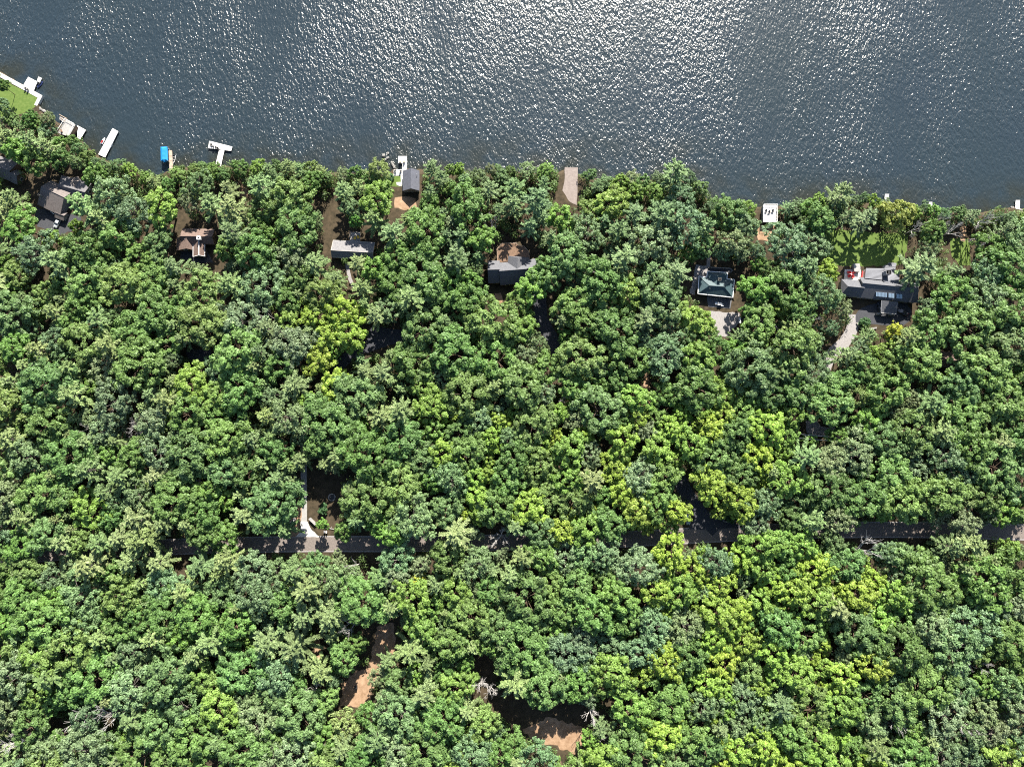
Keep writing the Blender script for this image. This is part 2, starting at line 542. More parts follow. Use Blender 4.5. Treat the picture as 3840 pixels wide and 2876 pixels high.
patch("sandy_clearing", [(1218, 770), (1240, 740), (1262, 735), (1290, 800), (1300, 880), (1250, 890), (1215, 860)], M['litter'], 0.010, 4, 19)
patch("sandy_clearing", [(1480, 740), (1520, 735), (1560, 745), (1565, 785), (1530, 790), (1480, 780)], M['sand'], 0.020, 3, 20)
patch("sandy_clearing", [(2638, 860), (2660, 855), (2668, 890), (2650, 905), (2636, 885)], M['sand'], 0.018, 2, 21)
patch("lawn", [(3095, 860), (3250, 868), (3410, 880), (3400, 940), (3385, 992), (3240, 1000), (3100, 995)], M['lawn'], 0.018, 4, 22)
patch("lawn", [(3560, 890), (3630, 895), (3640, 990), (3600, 1000), (3565, 950)], M['lawn'], 0.018, 4, 23)
patch("lawn", [(-60, 262), (33, 312), (93, 342), (140, 366), (131, 402), (110, 420), (30, 440), (-60, 440)], M['lawn'], 0.018, 1.5, 24)
patch("lawn", [(1455, 640), (1480, 655), (1510, 660), (1512, 700), (1470, 700), (1450, 680)], M['lawn'], 0.014, 2, 25)
patch("sandy_clearing", [(3603, 850), (3624, 850), (3620, 880), (3618, 908), (3602, 905)], M['sand'], 0.020, 2, 26)
patch("sandy_clearing", [(1855, 1100), (1880, 1098), (1884, 1140), (1864, 1150)], M['sand'], 0.018, 3, 27)
patch("gravel_patio", [(2610, 995), (2660, 1000), (2680, 1030), (2650, 1040), (2622, 1040), (2606, 1105), (2585, 1100), (2598, 1050)], M['gravel'], 0.019, 3, 28)
patch("gravel_clearing", [(3020, 1580), (3060, 1575), (3080, 1600), (3130, 1600), (3130, 1625), (3050, 1640), (3025, 1620)], M['gravel'], 0.019, 4, 29)
patch("sandy_clearing", [(905, 690), (925, 690), (930, 730), (915, 760), (900, 740)], M['sand'], 0.018, 3, 30)
patch("forecourt", [(700, 1310), (790, 1310), (795, 1360), (740, 1370), (700, 1350)], M['asphalt'], 0.018, 3, 31)

# ------------------------------------------------------------------ buildings
PITCH = []
def gable(root, ra, rb, eu, ed, rz, ez, roofm, wallm, ov=0.5, th=0.16, trim=None, walls=True, wins=(), hip=(0, 0), base=G):
    """gabled block: ridge from pixel ra to rb at height rz, eaves through pixels eu / ed at height ez"""
    A, B = W(*ra, rz), W(*rb, rz)
    A = Vector((A.x, A.y, 0)); B = Vector((B.x, B.y, 0))
    d = (B - A).normalized()
    nrm = Vector((-d.y, d.x, 0))
    wu = max(0.6, (Vector((*W(*eu, ez).xy, 0)) - A).dot(nrm))
    wd = max(0.6, -(Vector((*W(*ed, ez).xy, 0)) - A).dot(nrm))
    up = Vector((0, 0, 1))
    PITCH.append((root['label'][:28], math.degrees(math.atan2(rz - ez, wu)), math.degrees(math.atan2(rz - ez, wd)), wu, wd, (B - A).length))
    ha, hb = hip
    RA, RB = A + d * ha + up * rz, B - d * hb + up * rz
    EUa, EUb = A + nrm * wu + up * ez, B + nrm * wu + up * ez
    EDa, EDb = A - nrm * wd + up * ez, B - nrm * wd + up * ez
    MB().slab([EUa, EUb, RB, RA], th).build("roof", roofm, root)
    MB().slab([RA, RB, EDb, EDa], th).build("roof", roofm, root)
    if ha:
        MB().slab([EUa, RA, EDa], th).build("roof", roofm, root)
    if hb:
        MB().slab([EUb, EDb, RB], th).build("roof", roofm, root)
    # ridge cap and eave boards
    MB().tube(RA + up * .03, RB + up * .03, .13, n=6).build("ridge_cap", trim or roofm, root)
    if trim:
        for p, q in ((EUa, EUb), (EDa, EDb), (EUa, RA), (EUb, RB), (EDa, RA), (EDb, RB)):
            MB().tube(p + up * -.02, q + up * -.02, .12, n=4).build("gutter", trim, root)
    if walls:
        a0, b0 = A + d * ov, B - d * ov
        su = (rz - ez) / wu; sd_ = (rz - ez) / wd
        iu, idn = wu - ov, wd - ov
        zu, zd = rz - su * iu - th - .05, rz - sd_ * idn - th - .05
        def prof(c, hipd):
            top = rz - th - .06
            if hipd:
                top = min(zu, zd) + .02
            return [c + nrm * iu + up * (base - .2), c + nrm * iu + up * zu, c + up * top, c - nrm * idn + up * zd, c - nrm * idn + up * (base - .2)]
        w = MB().loft([prof(a0, ha), prof(b0, hb)])
        w.build("wall", wallm, root)
        ll = (b0 - a0).length
        for side, t, z0, ww, hh in wins:
            if side == 'd':
                c = a0 + d * (t * ll) - nrm * (idn); out = -nrm; al = d
            elif side == 'u':
                c = a0 + d * (t * ll) + nrm * (iu); out = nrm; al = d
            elif side == 'a':
                c = a0 + nrm * ((t - .5) * (iu + idn) + (iu - idn) / 2); out = -d; al = nrm
            else:
                c = b0 + nrm * ((t - .5) * (iu + idn) + (iu - idn) / 2); out = d; al = nrm
            rzw = math.atan2(al.y, al.x)
            pos = c + up * (base + z0 + hh / 2)
            isdoor = z0 < .2
            fr = MB().box(pos + out * .03, (ww + .2, .12, hh + .2), rzw).build("door" if isdoor else "window", M['white'] if not isdoor else M['brownwall'], root)
            MB().box(pos + out * .075, (ww, .06, hh), rzw).build("door_panel" if isdoor else "pane", M['greywood'] if isdoor else M['glass'], fr)
    return A, B, d, nrm

def house(name, label, px, group=None, cat='house'):
    p = W(*px)
    t = thing(name, label, cat, (0, 0, 0), 0, group)
    return t

def chimney(root, px, z0, z1, s=0.9, m=None, sy=None):
    p = W(*px, z0)
    sy = sy or s
    c = MB().box((p.x, p.y, (z0 + z1) / 2), (s, sy, z1 - z0)).box((p.x, p.y, z1 - .1), (s + .16, sy + .16, .2)).build("chimney", m or M['stone'], root)
    MB().box((p.x, p.y, z1 + .06), (s * .5, sy * .5, .22)).build("flue", M['black'], c)

def vent(root, px, z, h=.5):
    p = W(*px, z)
    MB().tube((p.x, p.y, z - .3), (p.x, p.y, z + h), .09).build("vent_pipe", M['steel'], root)

# --- house at the photograph's left edge
h1 = house("house", "slate grey roofed house at the left edge above the red-white chairs lawn", (10, 650))
h1["label"] = "long slate grey roofed house cut off by the left edge of the picture"
gable(h1, (-80, 603), (35, 642), (-30, 575), (-20, 660), 7.2, 4.4, M['shgrey'], M['brownwall'], wins=[('d', .7, 1, 1.2, 1.2)])
gable(h1, (36, 648), (62, 659), (45, 628), (48, 686), 6.7, 4.0, M['shgrey'], M['brownwall'], wins=[('b', .5, 1, 1.2, 1.2)])
# --- grey house with many roofs
h2 = house("house", "rambling grey shingled house with several joined roofs beside the silver car", (230, 740))
gable(h2, (154, 700), (240, 741), (194, 678), (170, 782), 7.4, 4.2, M['shtaupe'], M['greywall'], trim=None,
      wins=[('a', .35, 1, 1.3, 1.3), ('d', .3, 1, 1.5, 1.3), ('d', .7, 0, 1.1, 2.1)])
gable(h2, (205, 690), (318, 722), (268, 668), (262, 725), 6.4, 4.4, M['shgrey'], M['greywall'], hip=(2.2, 0),
      wins=[('u', .5, 1, 1.5, 1.3), ('b', .5, 1, 1.4, 1.3)])
gable(h2, (262, 668), (300, 745), (312, 700), (246, 705), 6.0, 4.3, M['shtaupe'], M['greywall'], wins=[])
gable(h2, (206, 797), (240, 810), (226, 788), (220, 822), 4.3, 3.2, M['shtaupe'], M['greywall'], wins=[('d', .5, 0, 1.4, 2.0)])
pg = MB()
pa, pb, pc, pd = [W(u, v, 3.4) for u, v in ((188, 792), (196, 775), (216, 783), (201, 803))]
for p, q in ((pa, pb), (pb, pc), (pc, pd), (pd, pa)):
    pg.tube(p, q, .1, n=4)
for p in (pa, pb, pc, pd):
    pg.tube((p.x, p.y, G), p, .09, n=4)
pg.build("porch_frame", M['white'], h2)
chimney(h2, (160, 737), 5.5, 8.0, .8)
vent(h2, (186, 723), 6.6)
vent(h2, (172, 752), 5.6)
# --- brown house
h3 = house("house", "brown shingled house with small square chimney and tan gable wing among tall pines", (720, 900))
gable(h3, (673, 886), (795, 888), (735, 858), (735, 915), 7.0, 4.6, M['shbrown'], M['brownwall'], wins=[('u', .3, 1, 1.6, 1.3), ('u', .7, 1, 1.6, 1.3)])
gable(h3, (698, 932), (698, 884), (662, 925), (722, 925), 6.6, 4.3, M['shbrown'], M['brownwall'], wins=[('a', .5, 1, 1.6, 1.3)])
gable(h3, (746, 957), (746, 884), (724, 940), (768, 940), 6.2, 4.3, M['shbrown'], M['brownwall'], trim=M['white'], wins=[('a', .3, 0, 1.0, 2.1), ('a', .7, 1, 1.0, 1.2)])
p = W(747, 894, 7.1)
c = MB().box((p.x, p.y, 7.3), (1.5, 1.5, 1.2)).build("chimney", M['white'], h3)
MB().box((p.x, p.y, 7.92), (.8, .8, .1)).build("flue", M['black'], c)
vent(h3, (694, 898), 6.3); vent(h3, (668, 912), 5.0)
# --- low dark house with timber deck
h4 = house("house", "long low charcoal roofed house with slatted timber deck and yellow chairs", (1320, 935))
gable(h4, (1241, 939), (1398, 948), (1249, 901), (1240, 965), 6.2, 4.0, M['shpale'], M['brownwall'], trim=M['cream'],
      wins=[('d', .15, 1, 1.4, 1.2), ('d', .4, 0, 1.1, 2.1), ('d', .7, 1, 1.8, 1.2), ('a', .5, 1, 1.4, 1.2)])
dk = [W(u, v, 3.0) for u, v in ((1314, 871), (1351, 873), (1351, 908), (1314, 904))]
MB().prism([(p.x, p.y) for p in dk], 2.8, 3.0).build("deck", M['greywood'], h4)
rl = MB()
for p, q in zip(dk[:3], (dk[3], dk[0], dk[1])):
    rl.tube((p.x, p.y, 4.0), (q.x, q.y, 4.0), .07, n=4)
for p in dk:
    rl.tube((p.x, p.y, G), (p.x, p.y, 4.0), .08, n=4)
for i in range(1, 6):
    a = dk[0].lerp(dk[3], i / 6); c = dk[1].lerp(dk[2], i / 6); rl.tube((a.x, a.y, 3), (a.x, a.y, 4), .04, n=4); rl.tube((c.x, c.y, 3), (c.x, c.y, 4), .04, n=4)
rl.build("railing", M['greywood'], h4)
# --- boathouse with dock
h5 = house("boathouse", "grey gable-roofed boathouse beside white terrace at the water", (1542, 670), cat='boathouse')
gable(h5, (1541, 707), (1541, 631), (1510, 668), (1573, 668), 6.4, 3.6, M['boatroof'], M['cream'], ov=.35, trim=None,
      wins=[('a', .5, 0, 2.4, 2.2), ('u', .5, 1, 1.4, 1.1), ('b', .5, 0, 2.6, 2.3)])
vent(h5, (1564, 655), 4.9, .8)
# --- the deck house in the middle of the property
h6 = house("house", "charcoal roofed house with large faceted brown timber deck", (1920, 1010))
gable(h6, (1829, 1012), (1874, 1011), (1850, 978), (1850, 1062), 9.1, 4.8, M['shdark'], M['brownwall'], wins=[('d', .5, 1, 1.6, 1.3)])
gable(h6, (1872, 1017), (1975, 1009), (1920, 982), (1925, 1066), 9.5, 4.8, M['shdark'], M['brownwall'], wins=[('d', .25, 1, 1.6, 1.3), ('d', .6, 0, 1.2, 2.1)])
gable(h6, (1973, 1008), (2020, 1003), (1995, 971), (2000, 1040), 8.7, 4.8, M['shdark'], M['brownwall'], wins=[('b', .5, 1, 1.4, 1.3)])
gable(h6, (1939, 1010), (1943, 953), (1905, 975), (1984, 968), 9.0, 5.2, M['shdark'], M['brownwall'], wins=[('b', .3, 1.2, 1.4, 1.8), ('b', .7, 1.2, 1.4, 1.8)], hip=(0, 1.5))
chimney(h6, (2022, 985), 4.5, 9.9, 1.0, sy=1.5)
dp = MB()
q = [W(u, v, 6.2) for u, v in ((1957, 1018), (1983, 1017), (1981, 1042), (1959, 1043))]
dp.slab(q, .2)
dp.build("dormer_roof", M['shpale'], h6)
deck_px = [(1864, 936), (1880, 916), (1934, 913), (1951, 925), (1964, 926), (1983, 946), (1985, 975), (1865, 985)]
dz = 4.0
dpw = [W(u, v, dz) for u, v in deck_px]
MB().prism([(p.x, p.y) for p in dpw], dz - .22, dz - .04).build("deck_frame", M['brownwood'], h6)
# deck boards run across, each its own board
y0 = min(p.y for p in dpw); y1 = max(p.y for p in dpw)
def xspan(poly, y):
    xs = []
    n_ = len(poly)
    for i in range(n_):
        a, c = poly[i], poly[(i + 1) % n_]
        if (a.y - y) * (c.y - y) < 0:
            xs.append(a.x + (c.x - a.x) * (y - a.y) / (c.y - a.y))
    return (min(xs), max(xs)) if len(xs) >= 2 else None
yy = y0 + .2
while yy < y1 - .1:
    sp = xspan(dpw, yy)
    if sp and sp[1] - sp[0] > .4:
        MB().box(((sp[0] + sp[1]) / 2, yy, dz), (sp[1] - sp[0], .27, .05)).build("board", M['brownwood'], h6)
    yy += .31
rl = MB()
for p, q in zip(dpw[:-2], dpw[1:-1]):
    rl.tube((p.x, p.y, dz + 1), (q.x, q.y, dz + 1), .08, n=4)
    rl.tube((p.x, p.y, dz + .5), (q.x, q.y, dz + .5), .04, n=4)
p, q = dpw[0], dpw[-1]
rl.tube((p.x, p.y, dz + 1), (q.x, q.y, dz + 1), .08, n=4)
rl.build("railing", M['tan'], h6)
for p in dpw:
    MB().tube((p.x, p.y, G - .2), (p.x, p.y, dz + 1.05), .09, n=6).build("post", M['brownwood'], h6)
# --- green roofed house
h7 = house("house", "dark green hip-roofed house outlined by white gutters", (2690, 1070))
def roofpoly(root, pts, m, th=.14):
    MB().slab([W(u, v, z) for u, v, z in pts], th).build("roof", m, root)
ez7, rz7 = 4.3, 6.6
o7 = [(2621, 1037), (2753, 1049), (2747, 1115), (2617, 1101)]
rA, rB = (2660, 1071, rz7), (2715, 1075, rz7)
roofpoly(h7, [(*o7[3], ez7), (*o7[2], ez7), rB, rA], M['shgreen'])
roofpoly(h7, [(*o7[0], ez7), rA, rB, (*o7[1], ez7)], M['shgreen'])
roofpoly(h7, [(*o7[0], ez7), (*o7[3], ez7), rA], M['shgreen'])
roofpoly(h7, [(*o7[1], ez7), rB, (*o7[2], ez7)], M['shgreen'])
fz = 6.3
roofpoly(h7, [(2652, 1019, ez7), (2689, 1037, fz), (2688, 1068, fz), (2649, 1055, ez7)], M['shgreen'])
roofpoly(h7, [(2727, 1024, ez7), (2689, 1037, fz), (2688, 1068, fz), (2725, 1058, ez7)], M['shgreen'])
roofpoly(h7, [(2652, 1019, ez7), (2727, 1024, ez7), (2689, 1037, fz)], M['shgreen'])
outl = [(2621, 1037), (2650, 1039), (2653, 1018), (2728, 1023), (2726, 1047), (2754, 1049), (2748, 1116), (2617, 1102)]
for a, c in zip(outl, outl[1:] + outl[:1]):
    MB().tube(W(*a, ez7 - .02), W(*c, ez7 - .02), .17, n=5).build("gutter", M['white'], h7)
wp = [W(u, v, ez7) for u, v in outl]
cx = sum(p.x for p in wp) / 8; cy = sum(p.y for p in wp) / 8
MB().prism([(cx + (p.x - cx) * .93, cy + (p.y - cy) * .93) for p in wp], G - .2, ez7 - .12).build("wall", M['cream'], h7)
for (u, v), (u2, v2), ty in (((2640, 1102), (2655, 1104), 0), ((2690, 1108), (2700, 1109), 1), ((2715, 1110), (2732, 1112), 0)):
    a, c = W(u, v, ez7), W(u2, v2, ez7)
    mid = (a + c) / 2
    mid = Vector((cx + (mid.x - cx) * .93, cy + (mid.y - cy) * .93, 0))
    rzw = math.atan2(c.y - a.y, c.x - a.x)
    hh = 2.0 if ty else 1.2
    zc = G + (1.0 if ty else 1.7)
    fr = MB().box((mid.x, mid.y, zc), ((c - a).length + .2, .16, hh + .2), rzw).build("door" if ty else "window", M['white'], h7)
    MB().box((mid.x, mid.y - .05, zc), ((c - a).length, .12, hh), rzw).build("door_panel" if ty else "pane", M['glass'], fr)
chimney(h7, (2692, 1053), 4.8, 7.6, 1.1)
for a, c in (((2660, 1071, 6.64), (2621, 1037, 4.36)), ((2715, 1075, 6.64), (2747, 1115, 4.36)), ((2660, 1071, 6.64), (2617, 1101, 4.36)), ((2715, 1075, 6.64), (2753, 1049, 4.36)), ((2660, 1071, 6.64), (2715, 1075, 6.64))):
    MB().tube(W(a[0], a[1], a[2]), W(c[0], c[1], c[2]), .1, n=5).build("ridge_cap", M['shgreen'], h7)
vent(h7, (2661, 1083), 6.1, .6)
MB().prism([W(u, v).xy for u, v in ((2655, 1004), (2735, 1008), (2746, 1015), (2738, 1024), (2655, 1019))], G - .1, G + .18).build("front_terrace", M['asphalt'], h7)
rwp = [W(u, v) for u, v in ((2655, 1004), (2735, 1008), (2746, 1015), (2738, 1024))]
rw_ = MB()
for a, c in zip(rwp[:-1], rwp[1:]):
    d_ = (c - a); rw_.box(((a.x + c.x) / 2, (a.y + c.y) / 2, G + .3), (d_.length, .4, .7), math.atan2(d_.y, d_.x))
rw_.build("terrace_wall", M['stone'], h7)
MB().prism([W(u, v).xy for u, v in ((2650, 1112), (2745, 1121), (2738, 1158), (2655, 1150))], G - .1, G + .12).build("back_terrace", M['shdark'], h7)
# --- white roof-deck boathouse
h8 = house("boathouse", "flat white roof-deck boathouse by the shore above the sandy clearing", (2885, 800), cat='boathouse')
z8 = 3.8
q8 = [W(u, v, z8) for u, v in ((2862, 769), (2913, 769), (2912, 833), (2862, 833))]
MB().prism([p.xy for p in q8], z8 - .25, z8).build("roof", M['dockw'], h8)
c8 = sum(q8, Vector()) / 4
MB().prism([(c8.x + (p.x - c8.x) * .94, c8.y + (p.y - c8.y) * .94) for p in q8], -.5, z8 - .25).build("wall", M['greywall'], h8)
rl = MB()
for a, c in zip(q8, q8[1:] + q8[:1]):
    rl.tube((a.x, a.y, z8 + 1), (c.x, c.y, z8 + 1), .07, n=4)
    kk = int((c - a).length / 1.2)
    for i in range(kk):
        p = a.lerp(c, i / kk); rl.tube((p.x, p.y, z8), (p.x, p.y, z8 + 1), .04, n=4)
rl.build("railing", M['white'], h8)
p = W(2885, 834, G)
fr = MB().box((q8[3].x * .5 + q8[2].x * .5, q8[2].y * .94 + c8.y * .06 - .05, G + 1.0), (2.0, .2, 2.0)).build("door", M['white'], h8)
MB().box((q8[3].x * .5 + q8[2].x * .5, q8[2].y * .94 + c8.y * .06 - .12, G + 1.0), (1.8, .2, 1.8)).build("door_panel", M['greywood'], fr)
# --- big dark house with carport
h9 = house("house", "sprawling dark roofed house with skylights, seamed grey roofs and carport", (3310, 1080))
gable(h9, (3166, 1073), (3243, 1080), (3200, 1051), (3190, 1111), 7.6, 4.6, M['shdark'], M['cream'], hip=(1.6, 0), wins=[('d', .5, 1, 2.0, 1.3), ('a', .5, 1, 1.5, 1.3)])
gable(h9, (3236, 1062), (3462, 1084), (3276, 1045), (3330, 1126), 8.2, 4.7, M['shdark'], M['cream'], hip=(0, 2.0),
      wins=[('d', .12, 1, 1.8, 1.3), ('d', .3, 1, 1.8, 1.3), ('d', .72, 1, 1.8, 1.3), ('d', .9, 1, 1.6, 1.3)])
gable(h9, (3305, 1182), (3305, 1182), (3305, 1182), (3305, 1182), 5, 4, M['shdark'], M['cream'], walls=False) if False else None
# pale sun-bleached sheets on the sunny slopes
for pts in ([(3160, 1052), (3228, 1055), (3240, 1078), (3171, 1072)], [(3242, 1046), (3309, 1050), (3340, 1071), (3253, 1063)]):
    pass
# seamed grey roofs towards the lake: low slopes rising to the house
def seamroof(root, pts, z0, z1, rows):
    """pts: lake-left, lake-right, house-right, house-left"""
    P = [W(*pts[0], z0), W(*pts[1], z0), W(*pts[2], z1), W(*pts[3], z1)]
    r = MB().slab(P, .15).build("roof", M['metal'], root)
    for i in range(1, rows):
        t = i / rows
        a, c = P[0].lerp(P[3], t), P[1].lerp(P[2], t)
        MB().tube(a + Vector((0, 0, .03)), c + Vector((0, 0, .03)), .085, n=4).build("seam", M['seam'], r)
    cc = sum(P, Vector()) / 4
    w = []
    for p in P:
        w.append(Vector((cc.x + (p.x - cc.x) * .94, cc.y + (p.y - cc.y) * .94, p.z - .35)))
    nb = [Vector((p.x, p.y, G - .2)) for p in w]
    MB().add(nb + w, [(3, 2, 1, 0), (4, 5, 6, 7), (0, 1, 5, 4), (1, 2, 6, 5), (2, 3, 7, 6), (3, 0, 4, 7)]).build("wall", M['cream'], root)
    return P
seamroof(h9, [(3248, 1006), (3315, 1007), (3312, 1050), (3243, 1043)], 3.9, 5.8, 9)
seamroof(h9, [(3317, 994), (3359, 996), (3357, 1018), (3316, 1017)], 3.7, 4.6, 4)
seamroof(h9, [(3316, 1016), (3375, 1014), (3371, 1071), (3313, 1056)], 4.3, 6.6, 11)
seamroof(h9, [(3333, 985), (3362, 987), (3361, 997), (3338, 996)], 3.3, 3.7, 2)
chimney(h9, (3316, 1030), 4.6, 8.4, 2.0, M['greywall'], 1.6)
for (u0, v0), (u1, v1), npn in (((3284, 1095), (3326, 1116), 8), ((3331, 1099), (3353, 1119), 4), ((3361, 1102), (3383, 1122), 4)):
    # the skylight lies on the shaded slope: two edges, one higher than the other
    zt, zb = 6.62, 5.72
    P = [W(u0, v0, zt), W(u1, v0 + (u1 - u0) * .09, zt), W(u1, v1, zb), W(u0, v1 - (u1 - u0) * .09, zb)]
    lift = Vector((0, 0, .12))
    sk = MB().slab([p + lift for p in P], .3).build("skylight", M['shdark'], h9)
    for i in range(npn):
        t0, t1 = (i + .08) / npn, (i + .92) / npn
        Q = [P[0].lerp(P[1], t0), P[0].lerp(P[1], t1), P[3].lerp(P[2], t1), P[3].lerp(P[2], t0)]
        Q = [q.lerp(sum(Q, Vector()) / 4, .06) + lift + Vector((0, 0, .05)) for q in Q]
        MB().slab(Q, .06).build("pane", M['skyglass'], sk)
for u, v, z in ((3320, 1076, 7.6), (3330, 1077, 7.6), (3356, 1080, 7.6), (3365, 1081, 7.6)):
    vent(h9, (u, v), z - .2, .5)
# carport
cp = [W(u, v, 4.6) for u, v in ((3306, 1128), (3368, 1134), (3361, 1177), (3304, 1173))]
cp = [W(3306, 1127, 5.7), W(3369, 1133, 5.7), W(3362, 1177, 3.9), W(3304, 1173, 3.9)]
MB().slab(cp, .2).build("carport_roof", M['shdark'], h9)
MB().tube(cp[3] + Vector((-.05, 0, .02)), cp[0] + Vector((-.05, 0, .02)), .16, n=4).build("fascia", M['greywall'], h9)
MB().tube(cp[2] + Vector((0, -.1, .02)), cp[3] + Vector((0, -.1, .02)), .2, n=4).build("fascia", M['concrete'], h9)
for u, v in ((3308, 1170), (3356, 1174)):
    p = W(u, v, 3.6)
    MB().box((p.x, p.y - .1, 2.35), (.7, .7, 2.5)).build("pillar", M['stone'], h9)
    MB().box((p.x - .6, p.y - .5, G + .6), (2.4, .8, 1.3)).build("pillar_base", M['stone'], h9)
# terrace
tp = [W(u, v, G + .5) for u, v in ((3168, 1011), (3227, 1011), (3236, 1056), (3166, 1052))]
MB().prism([p.xy for p in tp], G - .2, G + .5).build("terrace", M['pale'], h9)
MB().prism([W(u, v, 3.2).xy for u, v in ((3201, 989), (3224, 989), (3227, 1006), (3225, 1020), (3204, 1018))], G - .2, 3.2).build("pavilion", M['concrete'], h9)
# --- garage at right
h10 = house("garage", "small dark gabled garage half hidden in trees below the big house", (3560, 1350), cat='garage')
gable(h10, (3520, 1349), (3600, 1353), (3550, 1319), (3560, 1379), 5.6, 3.6, M['shbrown'], M['brownwall'], wins=[('d', .5, 0, 2.6, 2.2)])
# --- flat-roofed left boathouse
h11 = house("boathouse", "flat grey roofed boathouse with white railing between shrubs and little white dock", (250, 480), cat='boathouse')
z11 = 3.4
q11 = [W(u, v, z11) for u, v in ((247, 449), (283, 468), (258, 513), (216, 499))]
MB().prism([p.xy for p in q11], z11 - .25, z11).build("roof", M['concrete'], h11)
c11 = sum(q11, Vector()) / 4
MB().prism([(c11.x + (p.x - c11.x) * .93, c11.y + (p.y - c11.y) * .93) for p in q11], -.6, z11 - .25).build("wall", M['brownwall'], h11)
rl = MB()
for a, c in ((q11[0], q11[1]), (q11[0], q11[3]), (q11[1], q11[2])):
    rl.tube((a.x, a.y, z11 + .95), (c.x, c.y, z11 + .95), .08, n=4)
    kk = int((c - a).length / 1.1)
    for i in range(kk + 1):
        p = a.lerp(c, i / kk); rl.tube((p.x, p.y, z11), (p.x, p.y, z11 + .95), .04, n=4)
rl.build("railing", M['white'], h11)
p0, p1 = W(222, 430, 1.0), W(252, 447, 1.0)
MB().tube(p0, p1, .18, n=5).tube(W(226, 442, .9), W(244, 455, .9), .12, n=5).build("walkway_rail", M['tan'], h11)
d11 = [W(u, v, .9) for u, v in ((224, 432), (250, 446), (240, 460), (222, 448))]
MB().prism([p.xy for p in d11], .5, .8).build("walkway", M['greywood'], h11)
p = W(232, 493, z11)
MB().box((p.x, p.y, z11 + .35), (.5, 1.2, .7), .4).build("roof_hatch", M['brownwood'], h11)
HOUSE_FOOT = [[(-80, 580), (62, 630), (62, 720), (-80, 690)], [(140, 660), (345, 660), (345, 760), (250, 830), (140, 800)], [(650, 855), (805, 855), (805, 965), (650, 950)],
              [(1236, 865), (1405, 870), (1405, 985), (1236, 980)], [(1470, 580), (1585, 580), (1585, 720), (1470, 715)], [(1825, 910), (2035, 910), (2035, 1080), (1825, 1085)],
              [(2605, 1000), (2765, 1000), (2760, 1165), (2605, 1160)], [(2850, 765), (2920, 765), (2920, 850), (2850, 850)], [(3140, 985), (3475, 985), (3475, 1180), (3140, 1150)],
              [(3510, 1315), (3610, 1315), (3610, 1400), (3510, 1390)], [(212, 440), (330, 440), (320, 530), (212, 520)]]
FOOT += HOUSE_FOOT

# ------------------------------------------------------------------ docks, walls
def dock(name, label, polys, z, m, cat='dock', posts=(), group=None, sect=2.4, th=.22):
    """dock made of deck sections on posts. polys: quads in pixels (a, b along one end, then c, d at the other)"""
    t = thing(name, label, cat, (0, 0, 0), 0, group)
    for a, b_, c, d in polys:
        A, B, C, D = [W(*p, z) for p in (a, b_, c, d)]
        L = ((A - D).length + (B - C).length) / 2
        kk = max(1, round(L / sect))
        for i in range(kk):
            t0, t1 = i / kk + .004, (i + 1) / kk - .004
            q = [A.lerp(D, t0), B.lerp(C, t0), B.lerp(C, t1), A.lerp(D, t1)]
            MB().prism([p.xy for p in q], z - th, z + random.uniform(-.01, .01)).build("deck_section", m, t)
        for i in range(kk + 1):
            for E, F in ((A, D), (B, C)):
                p = E.lerp(F, min(max(i / kk, .02), .98))
                MB().tube((p.x, p.y, -1.2), (p.x, p.y, z + .12), .09, n=6).build("post", M['steel'], t)
    return t
random.seed(3)
d1 = dock("dock", "broad white square dock with short finger beside the lawn at far left", [((106, 289), (140, 307), (126, 342), (88, 319)), ((144, 288), (157, 294), (149, 311), (138, 305))], .9, M['dockw'])
d2 = dock("dock", "little white dock beside the flat-roofed boathouse", [((289, 470), (322, 488), (301, 524), (290, 520))], .8, M['dockw'])
d3 = dock("dock", "long slanting white dock with a watercraft on each side", [((422, 481), (444, 493), (394, 592), (368, 580))], .8, M['dockw'])
d4 = dock("dock", "narrow tan dock between blue canopy and white rowboat", [((632, 564), (645, 564), (649, 645), (636, 645))], .8, M['tan'])
d5 = dock("dock", "white T-shaped dock with dark chairs on its crossbar", [((785, 529), (779, 556), (867, 567), (872, 551)), ((821, 565), (842, 562), (828, 625), (808, 618))], .8, M['dockw'])
d6 = dock("dock", "white L-shaped dock running out from the grey gabled boathouse", [((1494, 586), (1526, 586), (1526, 613), (1494, 613)), ((1509, 614), (1526, 614), (1526, 640), (1509, 640))], .8, M['dockw'])
d7 = dock("dock", "short white dock end poking out past shore trees above the lawn", [((3319, 728), (3334, 728), (3331, 775), (3314, 775))], .8, M['dockw'])
d8 = dock("dock", "small white dock at the right edge beside pale beach stones", [((3809, 751), (3825, 751), (3824, 785), (3807, 785))], .8, M['dockw'])
d9 = dock("dock", "tiny white dock corner peeping out between two shore trees at right", [((3483, 758), (3496, 758), (3496, 780), (3483, 780))], .8, M['dockw'])

sw = thing("seawall", "pale concrete seawall walk edging the bright lawn at far left", 'wall')
for q in ([(-60, 240), (33, 290), (33, 308), (-60, 258)], [(33, 290), (91, 322), (88, 338), (33, 308)], [(91, 322), (159, 359), (140, 367), (88, 338)], [(159, 360), (139, 398), (128, 394), (141, 367)]):
    pts = [W(u, v, G + .1) for u, v in q]
    c_ = sum(pts, Vector()) / 4
    MB().prism([(c_.x + (p.x - c_.x) * .995, c_.y + (p.y - c_.y) * .995) for p in pts], -.8, G + .1).build("slab", M['pale'], sw)

tr = thing("terrace", "white concrete waterside terrace left of the grey gabled boathouse", 'terrace')
for q in ([(1476, 637), (1511, 636), (1511, 659), (1476, 660)], [(1502, 660), (1511, 660), (1516, 708), (1504, 690)], [(1486, 684), (1503, 683), (1506, 700), (1488, 695)]):
    pts = [W(u, v, G + .12) for u, v in q]
    MB().prism([p.xy for p in pts], -.5, G + .12).build("slab", M['pale'], tr)

